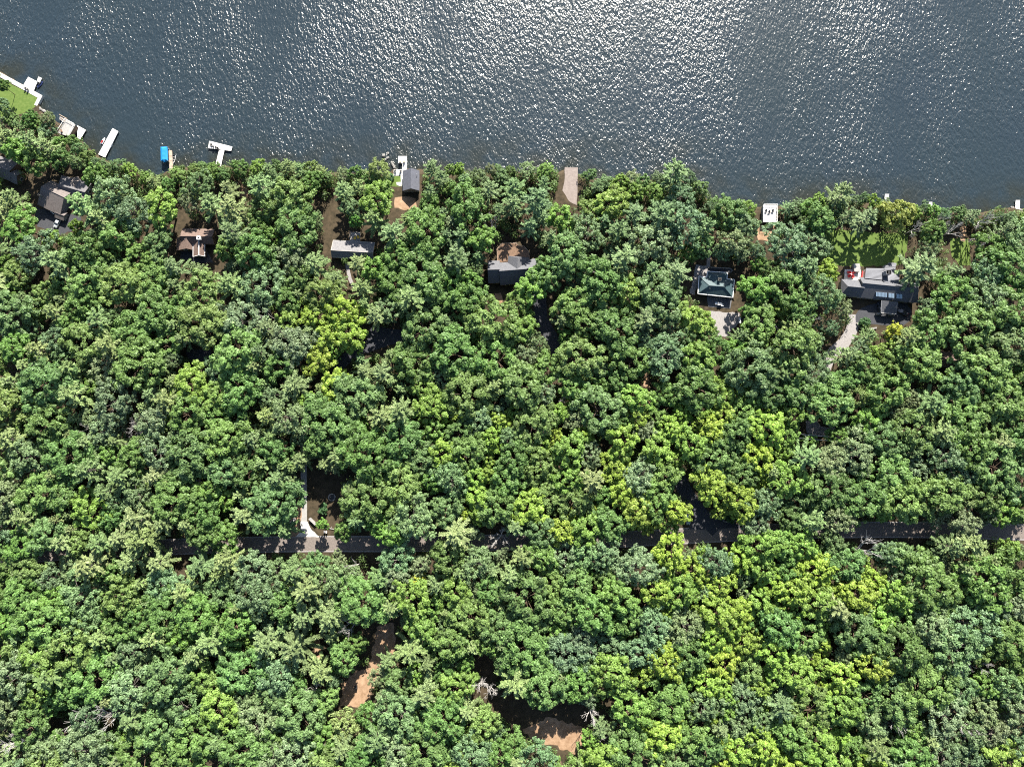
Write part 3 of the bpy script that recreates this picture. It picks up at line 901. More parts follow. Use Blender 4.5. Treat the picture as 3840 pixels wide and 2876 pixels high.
def low_wall(label, a, c, h=1.1, w=.8, m=None, group=None, name="gate_wall"):
    A, C = W(*a), W(*c)
    d = C - A
    rz = math.atan2(d.y, d.x)
    t = thing(name, label, 'wall', ((A.x + C.x) / 2, (A.y + C.y) / 2, G), rz, group)
    L = d.length
    MB().box((0, 0, h / 2 - .1), (L, w, h + .2)).build("body", m or M['stone'], t)
    MB().box((0, 0, h + .16), (L + .25, w + .25, .14)).build("cap", M['concrete'], t)
    return t
low_wall("low stone entrance wall left of the sunlit driveway mouth", (1091, 1961), (1109, 1944))
low_wall("low stone entrance wall right of the sunlit driveway mouth", (1164, 1943), (1186, 1964))
cw = thing("planter_wall", "curved stone planter wall right of the shaded asphalt driveway mouth", 'wall')
pp = [W(u, v) for u, v in ((2697, 1938), (2706, 1948), (2718, 1955), (2733, 1958), (2748, 1957), (2760, 1951))]
for a, c in zip(pp[:-1], pp[1:]):
    d = c - a
    MB().box(((a.x + c.x) / 2, (a.y + c.y) / 2, G + .3), (d.length + .1, .6, .9), math.atan2(d.y, d.x)).build("stone_block", M['stone'], cw)
cw2 = thing("retaining_wall", "curved pale stone edging between gravel drive and shrubs", 'wall')
pp = [W(u, v) for u, v in ((3212, 1212), (3222, 1226), (3240, 1234), (3262, 1234), (3285, 1230))]
for a, c in zip(pp[:-1], pp[1:]):
    d = c - a
    MB().box(((a.x + c.x) / 2, (a.y + c.y) / 2, G + .2), (d.length + .1, .7, .7), math.atan2(d.y, d.x)).build("stone_block", M['stone'], cw2)

# fence below the white roof-deck
fn = thing("fence", "brown rail fence between the white boathouse and sandy clearing", 'fence')
fa, fb = W(2864, 847), W(2900, 845)
for i in range(4):
    p = fa.lerp(fb, i / 3)
    MB().box((p.x, p.y, G + .6), (.16, .16, 1.3)).build("post", M['brownwood'], fn)
for z in (.55, 1.05):
    MB().tube((fa.x, fa.y, G + z), (fb.x, fb.y, G + z), .07, n=4).build("rail", M['brownwood'], fn)
# gate post of the parking pad
p = W(2772, 1203)
tag(MB().box((p.x, p.y, G + .55), (.45, 2.4, 1.3)).box((p.x, p.y, G + 1.26), (.6, 2.6, .14)).build("bollard_wall", M['white']), "white post wall at the edge of the gravel parking pad", "post")

# ------------------------------------------------------------------ small things
def chair(label, px, rz, m, z=G, s=1.0, group=None, name="chair"):
    p = W(*px, z)
    t = thing(name, label, 'chair', (p.x, p.y, z), rz, group)
    t.scale = (s, s, s)
    MB().box((0, 0, .38), (.62, .6, .06)).build("seat", m, t)
    MB().slab([(-.31, -.28, .4), (.31, -.28, .4), (.31, -.55, 1.05), (-.31, -.55, 1.05)], .05).build("backrest", m, t)
    for sx_ in (-1, 1):
        MB().box((sx_ * .34, 0, .58), (.12, .7, .04)).build("armrest", m, t)
        for sy_ in (-1, 1):
            MB().box((sx_ * .3, sy_ * .26, .28), (.07, .07, .56)).build("leg", m, t)
    return t
def table(label, px, m, z=G, r=.55, group=None):
    p = W(*px, z)
    t = thing("table", label, 'table', (p.x, p.y, z), 0, group)
    MB().tube((0, 0, .70), (0, 0, .75), r, n=14).build("table_top", m, t)
    MB().tube((0, 0, .02), (0, 0, .70), .05, n=6).build("leg", m, t)
    MB().tube((0, 0, 0), (0, 0, .05), .3, n=10).build("base", m, t)
    return t
g_ = "chairs on the lakeside seawall"
chair("dark lawn chair on the seawall, nearer the picture's left edge", (98, 333), R(-30), M['black'], G + .1, 1.15, g_)
chair("dark lawn chair on the seawall, nearer the lawn corner", (107, 338), R(-30), M['black'], G + .1, 1.15, g_)
g_ = "furniture on the T-shaped dock"
chair("dark chair near the left end of the T-shaped dock", (793, 547), R(160), M['black'], .82, 1.1, g_)
table("small dark table between the chairs on the T-shaped dock", (801, 553), M['black'], .82, .5, g_)
chair("dark chair in the middle of the T-shaped dock", (811, 557), R(170), M['black'], .82, 1.0, g_)
chair("dark chair beside the stem of the T-shaped dock", (819, 560), R(200), M['black'], .82, 1.0, g_)
g_ = "chairs on the boathouse dock"
chair("tan chair at the left of the L-shaped boathouse dock", (1501, 608), R(0), M['tan'], .82, 1.2, g_)
chair("tan chair at the right of the L-shaped boathouse dock", (1516, 608), R(0), M['tan'], .82, 1.2, g_)
g_ = "chairs on the boathouse terrace"
chair("dark chair on the left of the white boathouse terrace", (1482, 643), R(20), M['black'], G + .13, 1.1, g_)
chair("dark chair on the right of the white boathouse terrace", (1503, 643), R(-20), M['black'], G + .13, 1.1, g_)
g_ = "chairs on the white roof deck"
chair("grey chair on the white roof deck, leftmost of three", (2871, 795), R(180), M['greywood'], z8 + .01, 1.3, g_)
chair("grey chair on the white roof deck, middle of three", (2883, 799), R(180), M['greywood'], z8 + .01, 1.3, g_)
chair("grey chair on the white roof deck, rightmost of three", (2896, 795), R(180), M['greywood'], z8 + .01, 1.3, g_)
g_ = "red chairs on the white terrace"
for (u, v, r_), lb in zip(((3179, 1023, 90), (3188, 1028, 0), (3201, 1023, -60), (3181, 1037, 120), (3196, 1040, 200)),
                          ("far left", "upper middle", "upper right", "lower left", "lower right")):
    chair("red cushioned chair, %s of five on the white terrace" % lb, (u, v), R(r_), M['red'], G + .51, 1.35, g_)
table("small white table amid the red chairs on the white terrace", (3189, 1033), M['white'], G + .51, .6)
bn = thing("bench", "long red bench on the white terrace beside the seamed roof", 'bench', (*W(3231, 1032, G + .5).xy, G + .5), R(80))
MB().box((0, 0, .42), (3.2, .6, .1)).build("seat", M['red'], bn)
MB().box((0, .3, .7), (3.2, .1, .6)).build("backrest", M['red'], bn)
for x in (-1.4, 1.4):
    MB().box((x, 0, .2), (.1, .5, .4)).build("leg", M['greywood'], bn)
g_ = "white chairs behind the green house"
for (u, v, r_), lb in zip(((2684, 1139, 90), (2692, 1140, 10), (2701, 1140, -20), (2707, 1145, -80)), ("leftmost", "second", "third", "rightmost")):
    chair("white garden chair behind the green-roofed house, %s of four" % lb, (u, v), R(r_), M['white'], G + .13, 1.25, g_)
g_ = "yellow chairs on the timber deck"
chair("yellow chair on the slatted deck, left of the pair", (1331, 896), R(150), M['yellow'], 3.0, 1.3, g_)
chair("yellow chair on the slatted deck, right of the pair", (1345, 893), R(200), M['yellow'], 3.0, 1.3, g_)

# blue canopy boat lift
bl = thing("boat_lift", "bright blue canvas canopy boat lift beside the narrow tan dock", 'boat lift')
zc0, zc1 = 2.6, 3.15
cv = [(602, 552), (627, 551), (629, 603), (616, 609), (603, 604)]
E = [W(u, v, zc0) for u, v in cv]
T0, T1 = (W(608, 556, zc1), W(621, 555, zc1)), (W(622, 598, zc1), W(609, 599, zc1))
top = [T0[0], T0[1], T1[0], T1[1]]
can = MB()
can.add(E + top, [(0, 1, 6 - 0, 5), (1, 2, 7, 6), (2, 3, 8, 7), (3, 8, 4) if False else (3, 4, 8), (3, 8, 7) if False else (2, 3, 7), (4, 0, 5, 8), (5, 6, 7, 8), (3, 8, 7)])
can.v += [(p.x, p.y, zc0 - .55) for p in E]
can.f += [(i, 9 + i, 9 + (i + 1) % 5, (i + 1) % 5) for i in range(5)]
can.build("canopy", M['blue'], bl)
for i in range(1, 9):
    t_ = i / 9
    a, c = T0[0].lerp(T1[1], t_), T0[1].lerp(T1[0], t_)
    MB().tube(a + Vector((0, 0, .0)), c + Vector((0, 0, .0)), .05, n=5).build("canopy_rib", M['blue'], bl)
for i in (0, 1, 2, 4):
    p = E[i]
    MB().tube((p.x * .99 + E[3].x * .01, p.y, -1.0), (p.x, p.y, zc0), .08, n=6).build("post", M['steel'], bl)
for z in (.35,):
    MB().tube((E[0].x, E[0].y, z), (E[4].x, E[4].y, z), .08, n=5).tube((E[1].x, E[1].y, z), (E[2].x, E[2].y, z), .08, n=5).tube((E[0].x, E[0].y, z), (E[1].x, E[1].y, z), .08, n=5).build("cradle", M['steel'], bl)

def hull(L, B_, H, nose=.35):
    """boat shell rings from stern to bow"""
    rings = []
    for t in (0, .25, .5, .72, .88, .97, 1.0):
        w = B_ / 2 * (1 if t < .5 else max(.05, 1 - ((t - .5) / .5) ** 2.2))
        y = -L / 2 + L * t
        sh = H + .12 * t * t
        rings.append([(-w, y, sh), (-w * .86, y, .12 + .1 * t), (-w * .3, y, .0 + .12 * t ** 3), (w * .3, y, .0 + .12 * t ** 3), (w * .86, y, .12 + .1 * t), (w, y, sh)])
    return rings

def rowboat(label, px, rz):
    p = W(*px, 0)
    t = thing("rowboat", label, 'boat', (p.x, p.y, -.08), rz)
    L, B_ = 3.9, 1.6
    b = MB()
    rg = hull(L, B_, .55)
    n_ = 6
    for r in rg:
        pass
    vs = [v for r in rg for v in r]
    fs = [(j * n_ + i, j * n_ + i + 1, (j + 1) * n_ + i + 1, (j + 1) * n_ + i) for j in range(len(rg) - 1) for i in range(n_ - 1)]
    fs.append((0, 1, 2, 3, 4, 5))
    b.add(vs, fs)
    b.build("hull", M['gel'], t)
    gw = MB()
    for j in range(len(rg) - 1):
        gw.tube(rg[j][0], rg[j + 1][0], .05, n=5).tube(rg[j][5], rg[j + 1][5], .05, n=5)
    gw.build("gunwale", M['white'], t)
    for y in (-1.1, .05, .95):
        MB().box((0, y, .42), (1.3 if y < .5 else 1.0, .28, .05)).build("thwart", M['greywood'], t)
    mo = MB().box((0, -L / 2 - .12, .62), (.34, .42, .42)).build("outboard_motor", M['black'], t)
    MB().tube((0, -L / 2 - .2, .5), (0, -L / 2 - .2, -.4), .07).build("shaft", M['black'], mo)
    return t
rowboat("white open rowboat with outboard motor tied to the tan dock", (652, 600), R(178))

def jetski(label, px, rz, hm, sm, z=0.0, group=None):
    p = W(*px, z)
    t = thing("jet_ski", label, 'jet ski', (p.x, p.y, z - .1), rz, group)
    L = 3.1
    rings = []
    for s_, w, h in ((0, .48, .42), (.2, .56, .5), (.5, .58, .56), (.75, .46, .62), (.92, .22, .6), (1, .04, .52)):
        y = -L / 2 + L * s_
        rings.append([(-w, y, .32), (-w * .7, y, .05), (w * .7, y, .05), (w, y, .32), (w * .7, y, h), (-w * .7, y, h)])
    MB().loft(rings).build("hull", hm, t)
    MB().loft([[(-.2, -1.2, .5), (.2, -1.2, .5), (.16, -1.2, .82), (-.16, -1.2, .82)], [(-.24, -.4, .5), (.24, -.4, .5), (.2, -.4, .88), (-.2, -.4, .88)],
               [(-.18, .15, .55), (.18, .15, .55), (.12, .15, .8), (-.12, .15, .8)]]).build("seat", sm, t)
    MB().loft([[(-.22, .15, .55), (.22, .15, .55), (.18, .15, 1.0), (-.18, .15, 1.0)], [(-.2, .9, .58), (.2, .9, .58), (.1, .8, .78), (-.1, .8, .78)]]).build("console", hm, t)
    MB().tube((-.42, .2, 1.05), (.42, .2, 1.05), .045).build("handlebar", M['black'], t)
    return t
g_ = "jet skis moored at docks"
jetski("navy jet ski moored at the broad square white dock", (151, 320), R(150), M['navy'], M['black'], 0, g_).scale = (1.15, 1.15, 1.15)
jetski("white and red jet ski on the left side of the long slanting dock", (388, 530), R(-28), M['gel'], M['red'], 0, g_)
jetski("white and black jet ski on the right side of the long slanting dock", (418, 546), R(-28), M['gel'], M['black'], 0, g_)

def car(label, px, rz, paint, L=4.7, Wd=1.85, suv=False, z=G + .03, name="parked_car"):
    p = W(*px, z)
    t = thing(name, label, 'car', (p.x, p.y, z), rz)
    h1_, h2_ = .95 if not suv else 1.1, 1.45 if not suv else 1.78
    hw = Wd / 2
    def ring(y, w, zb, zt):
        return [(-w, y, zb + .12), (-w * .92, y, zb), (w * .92, y, zb), (w, y, zb + .12), (w, y, zt - .14), (w * .9, y, zt), (-w * .9, y, zt), (-w, y, zt - .14)]
    rs_ = [ring(-L / 2, hw * .82, .42, .82), ring(-L / 2 + .12, hw * .94, .32, .92), ring(-L / 2 + .9, hw, .28, h1_), ring(0, hw, .26, h1_), ring(L / 2 - 1.3, hw, .28, h1_ - .03),
           ring(L / 2 - .35, hw * .95, .32, .82), ring(L / 2, hw * .8, .42, .68)]
    body = MB().loft(rs_).build("body", paint, t, True)
    cab = [(-L / 2 + .35 if suv else -L / 2 + .75), (-L / 2 + .75 if suv else -L / 2 + 1.45), .35, 1.25]
    def cr(y, w, z_):
        return [(-w, y, z_), (w, y, z_)]
    a, b2, c2, d2 = cab
    wB, wT = hw * .93, hw * .74
    V = [(-wB, a, h1_ - .03), (wB, a, h1_ - .03), (wB, d2, h1_ - .06), (-wB, d2, h1_ - .06), (-wT, b2, h2_ - .05), (wT, b2, h2_ - .05), (wT, c2, h2_ - .05), (-wT, c2, h2_ - .05)]
    MB().add(V, [(0, 1, 5, 4), (1, 2, 6, 5), (2, 3, 7, 6), (3, 0, 4, 7), (3, 2, 1, 0), (4, 5, 6, 7)]).build("windows", M['glass'], t)
    MB().add([(-wT - .03, b2 - .05, h2_ - .05), (wT + .03, b2 - .05, h2_ - .05), (wT + .03, c2 + .04, h2_ - .05), (-wT - .03, c2 + .04, h2_ - .05),
              (-wT * .9, b2 + .1, h2_ + .02), (wT * .9, b2 + .1, h2_ + .02), (wT * .9, c2 - .1, h2_ + .02), (-wT * .9, c2 - .1, h2_ + .02)],
             [(0, 1, 5, 4), (1, 2, 6, 5), (2, 3, 7, 6), (3, 0, 4, 7), (3, 2, 1, 0), (4, 5, 6, 7)]).build("roof_panel", paint, t)
    pl = MB()
    for s_ in (-1, 1):
        for q0, q1 in ((V[0 if s_ < 0 else 1], V[4 if s_ < 0 else 5]), (V[3 if s_ < 0 else 2], V[7 if s_ < 0 else 6])):
            pl.tube(q0, q1, .05, n=4)
        ym = (b2 + c2) / 2
        pl.tube((s_ * wB, ym, h1_), (s_ * wT, ym, h2_ - .05), .05, n=4)
    pl.build("pillar", paint, t)
    for s_ in (-1, 1):
        for y in (-L / 2 + .85, L / 2 - .9):
            w = MB().tube((s_ * (hw - .22), y, .33), (s_ * (hw + .01), y, .33), .33, n=14).build("wheel", M['rubber'], t)
            MB().tube((s_ * (hw - .1), y, .33), (s_ * (hw + .03), y, .33), .2, n=10).build("rim", M['steel'], w)
        MB().box((s_ * hw * .62, L / 2 - .06, .62), (.34, .14, .14)).build("headlight", M['white'], t)
        MB().box((s_ * hw * .66, -L / 2 + .05, .76), (.3, .12, .14)).build("tail_light", M['red'], t)
        MB().box((s_ * (hw + .09), .95, h1_ + .02), (.2, .12, .13)).build("wing_mirror", paint, t)
    return t
car("silver car parked nose-down beside the rambling grey house", (219, 838), R(155), M['silver'])
car("dark car on the turning circle right of the carport", (3381, 1172), R(58), M['darkcar'])
car("dark car tucked against the left side of the carport", (3297, 1153), R(8), M['darkcar'], suv=True)
car("grey-blue car half hidden by trees at the asphalt driveway mouth", (2578, 1945), R(184), M['bluecar'], suv=True)

# fire ring of stones
p = W(1245, 1864)
fr_ = thing("fire_ring", "round stone fire ring in the shaded dirt yard", 'fire pit', (p.x, p.y, G), 0)
rnd = random.Random(8)
for i in range(16):
    a = i / 16 * 2 * math.pi
    st = MB().box((0, 0, .2), (.55, .42, .45)).build("stone", M['stone'], fr_)
    st.location = (1.35 * math.cos(a), 1.35 * math.sin(a), 0)
    st.rotation_euler = (rnd.uniform(-.1, .1), rnd.uniform(-.1, .1), a + math.pi / 2 + rnd.uniform(-.15, .15))
MB().tube((0, 0, 0), (0, 0, .07), 1.1, n=18).build("ash_bed", M['black'], fr_)
ro = thing("fire_ring_kerb", "outer paved ring", 'fire pit') if False else None
# mailboxes by the road
mbx = thing("mailbox", "white mailbox pair on a dark post by the sunlit road", 'mailbox', (*W(1223, 1993).xy, G), 0)
for x in (-.4, .4):
    MB().loft([[(x - .25, y, 1.0), (x + .25, y, 1.0), (x + .25, y, 1.3), (x + .15, y, 1.45), (x - .15, y, 1.45), (x - .25, y, 1.3)] for y in (-.45, .45)]).build("box", M['white'], mbx)
MB().box((0, 0, .95), (1.7, .3, .1)).build("shelf", M['brownwood'], mbx)
for x in (-.6, .6):
    MB().box((x, 0, .45), (.14, .14, .95)).build("post", M['brownwood'], mbx)
# fallen log
a, c = W(1222, 1979, G + .25), W(1252, 1984, G + .25)
tag(MB().tube(a, c, .22, .14, 8).tube(a.lerp(c, .6), a.lerp(c, .75) + Vector((0, 1.0, .3)), .08, .04, 5).build("fallen_log", M['deadwood'], None, True), "pale fallen log lying by the mailboxes at the yard edge", "log")
# hunting feeder in the clearing
fd = thing("feeder_box", "small black box standing in the sunlit sandy clearing", 'box', (*W(1337, 2572).xy, G), R(5))
MB().box((0, 0, .95), (1.0, 1.0, 1.1)).build("bin", M['black'], fd)
MB().box((0, 0, 1.54), (1.15, 1.15, .08)).build("lid", M['black'], fd)
for x in (-.4, .4):
    for y in (-.4, .4):
        MB().box((x, y, .2), (.08, .08, .45)).build("leg", M['steel'], fd)
# power line
pw = thing("power_line", "thin power line strung on wooden poles through the wood", 'power line')
poles = [W(u, v, G) for u, v in ((1600, 1560), (2330, 1570), (2980, 1640), (3700, 1700))]
for p in poles:
    po = MB().tube((p.x, p.y, G - .5), (p.x, p.y, 12.5), .16, .1, 8).build("pole", M['greywood'], pw)
    MB().box((p.x, p.y, 12.0), (.12, 2.2, .12), 0).build("crossarm", M['greywood'], po)
for dy in (-.8, .8):
    wr = MB()
    for p, q in zip(poles[:-1], poles[1:]):
        prev = None
        for i in range(13):
            t_ = i / 12
            pt = p.lerp(q, t_); pt = Vector((pt.x, pt.y + dy, 12.1 - 1.2 * 4 * t_ * (1 - t_)))
            if prev is not None:
                wr.tube(prev, pt, .045, n=4)
            prev = pt
    wr.build("wire", M['black'] if False else M['steel'], pw)

# shore rocks
def rock_mesh(seed):
    rnd = random.Random(seed)
    b = MB()
    ring = []
    for j, (z, r) in enumerate(((-.3, .8), (.1, 1.0), (.45, .75), (.62, .3))):
        ring.append([(math.cos(i / 7 * 6.283) * r * rnd.uniform(.8, 1.15), math.sin(i / 7 * 6.283) * r * rnd.uniform(.8, 1.15), z + rnd.uniform(-.06, .06)) for i in range(7)])
    b.loft(ring)
    return b
ROCKS = []
rnd = random.Random(12)
rk0 = None
spots = [(1450 + rnd.uniform(-12, 14), 585 + rnd.uniform(-14, 22)) for _ in range(9)] + [(1470 + i * 1.5, 612 + i * 3) for i in range(7)] \
    + [(132 + i * 5.2, 398 + i * 3.1) for i in range(8)] + [(3790 + i * 6.5, 779 + 2.2 * i) for i in range(9)]
zones = ["in the shallows left of the boathouse dock"] * 9 + ["on the water's edge left of the boathouse terrace"] * 7 + ["along the shore below the lawn corner"] * 8 + ["on the pale beach by the right-edge dock"] * 9
rmesh = []
for s_ in range(4):
    b = rock_mesh(s_)
    me = bpy.data.meshes.new("rock")
    me.from_pydata(b.v, [], b.f); me.update(); me.materials.append(M['stone'])
    rmesh.append(me)
seen_zone = {}
order_ = ["first", "second", "third", "fourth", "fifth", "sixth", "seventh", "eighth", "ninth"]
for (u, v), zn in sorted(zip(spots, zones)):
    p = W(u, v, 0)
    seen_zone[zn] = seen_zone.get(zn, -1) + 1
    o = link("shore_rock", rmesh[rnd.randrange(4)])
    inland = "beach" in zn or "below the lawn" in zn or "water's edge" in zn
    o.location = (p.x, p.y, .25 if not inland else .5)
    s_ = rnd.uniform(.35, .75)
    o.scale = (s_, s_ * rnd.uniform(.7, 1.2), s_ * .8)
    o.rotation_euler = (0, 0, rnd.uniform(0, 6))
    tag(o, "pale rock %s, %s from left" % (zn, order_[seen_zone[zn]]), "rock", "rocks " + zn)

# ------------------------------------------------------------------ trees: one set of meshes per kind
def norm(a):
    return a / np.maximum(np.linalg.norm(a, axis=1, keepdims=True), 1e-9)

def leaf_arrays(P, N, S, rng, aspect=0.6, T=None):
    n_ = len(P)
    if T is None:
        T = rng.normal(size=(n_, 3))
    T = norm(T - N * (T * N).sum(1, keepdims=True))
    B = np.cross(N, T)
    a = S[:, None]
    V = np.empty((n_, 4, 3), dtype=np.float32)
    V[:, 0] = P - T * a
    V[:, 1] = P + B * a * aspect
    V[:, 2] = P + T * a
    V[:, 3] = P - B * a * aspect
    return V.reshape(-1, 3)

def mesh_from(V, lv, m, name):
    nq = len(V) // 4
    me = bpy.data.meshes.new(name)
    me.vertices.add(len(V))
    me.vertices.foreach_set("co", np.ascontiguousarray(V, dtype=np.float32).ravel())
    me.loops.add(len(V))
    me.loops.foreach_set("vertex_index", np.arange(len(V), dtype=np.int32))
    me.polygons.add(nq)
    me.polygons.foreach_set("loop_start", np.arange(0, len(V), 4, dtype=np.int32))
    me.update(calc_edges=True)
    at = me.attributes.new("lv", 'FLOAT', 'POINT')
    at.data.foreach_set("value", np.repeat(np.clip(lv, 0, 1).astype(np.float32), 4))
    me.materials.append(m)
    return me

def broad_crown(seed, Rr, H, nC, per, leaf, cr=(.15, .25), flat=.7, up=.45, jit=.55, gap=.0, aspect=.62):
    """clumps of leaves spread over an uneven dome"""
    rng = np.random.default_rng(seed)
    ph = rng.uniform(0, 2 * np.pi, 5)
    P, N, S, LV, C = [], [], [], [], []
    zc = H - flat * Rr
    for i in range(nC):
        a = rng.uniform(0, 2 * np.pi)
        uz = rng.uniform(-.35, 1.0)
        lob = 1 + .16 * math.sin(2 * a + ph[0]) + .12 * math.sin(3 * a + ph[1]) + .09 * math.sin(5 * a + ph[2])
        rho = rng.uniform(.52, 1.0) if uz < .75 else rng.uniform(.66, 1.03)
        s = math.sqrt(max(0, 1 - uz * uz))
        c = np.array([math.cos(a) * s * Rr * lob * rho, math.sin(a) * s * Rr * lob * rho, zc + uz * Rr * flat * rho * (1 + .15 * math.sin(3 * a + ph[3]))])
        rc = Rr * rng.uniform(*cr)
        m_ = int(per * (rc / (Rr * .2)) ** 2)
        d = norm(rng.normal(size=(m_, 3)) + np.array([0, 0, .35]))
        p = c + d * (rc * rng.uniform(.5, 1.25, (m_, 1))) * np.array([1, 1, .72])
        nn = norm(d + np.array([0, 0, up]) + rng.normal(size=(m_, 3)) * jit)
        P.append(p); N.append(nn)
        S.append(leaf * rng.uniform(.65, 1.3, m_))
        LV.append(np.clip(.5 + rng.normal() * .16 + rng.normal(size=m_) * .17, 0, 1))
        C.append(c)
    P, N, S, LV = np.concatenate(P), np.concatenate(N), np.concatenate(S), np.concatenate(LV)
    V = leaf_arrays(P, N, S, rng, aspect)
    return V, LV, C

def trunk_limbs(seed, H, C, r0, m, name="trunk", bare=False):
    rnd = random.Random(seed)
    b = MB()
    pts = [Vector((0, 0, -.4))]
    kk = 6
    for i in range(1, kk + 1):
        t = i / kk
        pts.append(Vector((rnd.uniform(-.3, .3) * t * 2, rnd.uniform(-.3, .3) * t * 2, H * .82 * t)))
    for i in range(kk):
        b.tube(pts[i], pts[i + 1], r0 * (1 - .8 * i / kk), r0 * (1 - .8 * (i + 1) / kk), 7)
    idx = list(range(len(C)))
    rnd.shuffle(idx)
    for i in idx[:16]:
        c = Vector(C[i])
        z0 = min(c.z - 1.0, H * rnd.uniform(.35, .72))
        t = max(.1, min(.99, z0 / (H * .82)))
        j = min(kk - 1, int(t * kk)); st = pts[j].lerp(pts[j + 1], t * kk - j)
        mid = st.lerp(c, .5) + Vector((0, 0, rnd.uniform(-.3, .8)))
        b.tube(st, mid, r0 * .34, r0 * .2, 5)
        b.tube(mid, c, r0 * .2, r0 * .06, 5)
        for _ in range(2):
            e = c + Vector((rnd.uniform(-1.6, 1.6), rnd.uniform(-1.6, 1.6), rnd.uniform(.0, 1.3)))
            b.tube(mid.lerp(c, .6), e, r0 * .1, r0 * .03, 4)
    me = bpy.data.meshes.new(name)
    me.from_pydata(b.v, [], b.f)
    me.update()
    me.materials.append(m)
    return me

def pine(seed, Rr, H):
    rng = np.random.default_rng(seed)
    P, T, N, S, LV = [], [], [], [], []
    b = MB()
    b.tube((0, 0, -.4), (0, 0, H * .5), .3, .2, 7)
    b.tube((0, 0, H * .5), (0, 0, H - .4), .2, .05, 6)
    z = H * .30
    while z < H - .5:
        t = (z - H * .30) / (H * .70)
        nb = rng.integers(5, 8) if t < .62 else rng.integers(4, 6)
        a0 = rng.uniform(0, 6.28)
        for j in range(nb):
            a = a0 + j * 6.283 / nb + rng.normal() * .22
            L = (Rr * (1 - t) ** .62 + .5) * rng.uniform(.6, 1.15)
            rise = rng.uniform(.1, .35) + t * .6
            d = np.array([math.cos(a), math.sin(a), 0])
            lat = np.array([-math.sin(a), math.cos(a), 0])
            def pt(s):
                return np.array([0, 0, z]) + d * (s * L) + np.array([0, 0, rise * L * s - .16 * L * s * s])
            b.tube(pt(0), pt(.55), .085, .05, 4)
            b.tube(pt(.55), pt(.97), .05, .015, 4)
            ns = max(7, int(L * 8.5))
            bl_ = rng.normal() * .13
            for i in range(ns):
                s = .22 + .78 * (i + rng.uniform(0, 1)) / ns
                base = pt(min(1, s))
                wtw = (.8 - .35 * s) * min(.85, .2 * L)
                for sd in (-1, 1):
                    q = base + lat * sd * wtw * rng.uniform(.15, .95) + d * wtw * rng.uniform(0, .5) + np.array([0, 0, rng.normal() * .12 + .08])
                    P.append(q)
                    T.append(d * .8 + lat * sd * rng.uniform(.2, 1.1) + np.array([0, 0, rng.normal() * .15]))
                    N.append(np.array([rng.normal() * .38, rng.normal() * .38, 1.0]))
                    S.append(rng.uniform(.36, .66))
                    LV.append(.5 + bl_ + rng.normal() * .16)
        z += rng.uniform(2.0, 2.6) if t < .62 else rng.uniform(.9, 1.3)
    for i in range(40):
        P.append(np.array([rng.normal() * .25, rng.normal() * .25, H - rng.uniform(0, 1.2)])); T.append(rng.normal(size=3)); N.append(rng.normal(size=3) + np.array([0, 0, 1])); S.append(.4); LV.append(.55)
    P, T, N, S, LV = map(np.array, (P, T, N, S, LV))
    V = leaf_arrays(P, norm(N), S, rng, .42, T)
    me = bpy.data.meshes.new("trunk")
    me.from_pydata(b.v, [], b.f); me.update(); me.materials.append(M['barkg'])
    return me, mesh_from(V, LV, NEEDLE, "crown")

def dead(seed, H):
    rnd = random.Random(seed)
    b = MB()
    def grow(p, d, L, r, lev):
        q = p + d * L
        b.tube(p, q, r, r * .6, 5)
        if lev == 0:
            return
        for _ in range(rnd.randint(2, 4)):
            nd = (d + Vector((rnd.uniform(-1, 1), rnd.uniform(-1, 1), rnd.uniform(-.35, .7))) * .85).normalized()
            grow(p.lerp(q, rnd.uniform(.45, 1.0)), nd, L * rnd.uniform(.5, .85), r * .58, lev - 1)
    grow(Vector((0, 0, -.4)), Vector((rnd.uniform(-.08, .08), rnd.uniform(-.08, .08), 1)).normalized(), H * .5, .26, 0)
    top = Vector((0, 0, H * .5 - .4))
    for _ in range(5):
        a = rnd.uniform(0, 6.28)
        grow(top + Vector((0, 0, rnd.uniform(-2.5, 0))), Vector((math.cos(a), math.sin(a), rnd.uniform(.4, 1.3))).normalized(), H * rnd.uniform(.2, .3), .19, 3)
    me = bpy.data.meshes.new("trunk")
    me.from_pydata(b.v, [], b.f); me.update(); me.materials.append(M['deadwood'])
    return me

PROTO = {}
def protos(kind, nvar, **kw):
    L = []
    for i in range(nvar):
        sd = hash((kind, i)) % 1000 if False else i * 37 + len(kind) * 101
        V, lv, C = broad_crown(sd, **kw)
        L.append((trunk_limbs(sd, kw['H'], C, .34, M['barkg' if kind == 'ash' else 'barkb']), mesh_from(V, lv, LEAF, "crown")))
    PROTO[kind] = (L, kw['Rr'], kw['H'])
protos('oak', 6, Rr=7.0, H=16.0, nC=125, per=205, leaf=.35, cr=(.08, .155), jit=.5)
protos('maple', 6, Rr=5.5, H=15.0, nC=95, per=180, leaf=.33, cr=(.085, .165), flat=.85, up=.5, jit=.5)
protos('ash', 6, Rr=6.0, H=15.0, nC=145, per=150, leaf=.28, cr=(.07, .14), flat=.75, jit=.6)
PROTO['pine'] = ([pine(i * 53 + 7, 5.4, 19.0) for i in range(7)], 5.4, 19.0)
PROTO['dead'] = ([(dead(i * 11 + 3, 13.0), None) for i in range(5)], 5.0, 13.0)
TINT = dict(oak=[(.062, .104, .026), (.070, .114, .030), (.058, .100, .028), (.080, .120, .032), (.066, .104, .036)],
            maple=[(.105, .160, .026), (.095, .150, .028)],
            ash=[(.085, .125, .052), (.095, .130, .062), (.075, .115, .055), (.100, .125, .058)],
            pine=[(.105, .140, .052), (.092, .128, .050), (.118, .148, .056), (.084, .120, .046), (.110, .142, .050)])

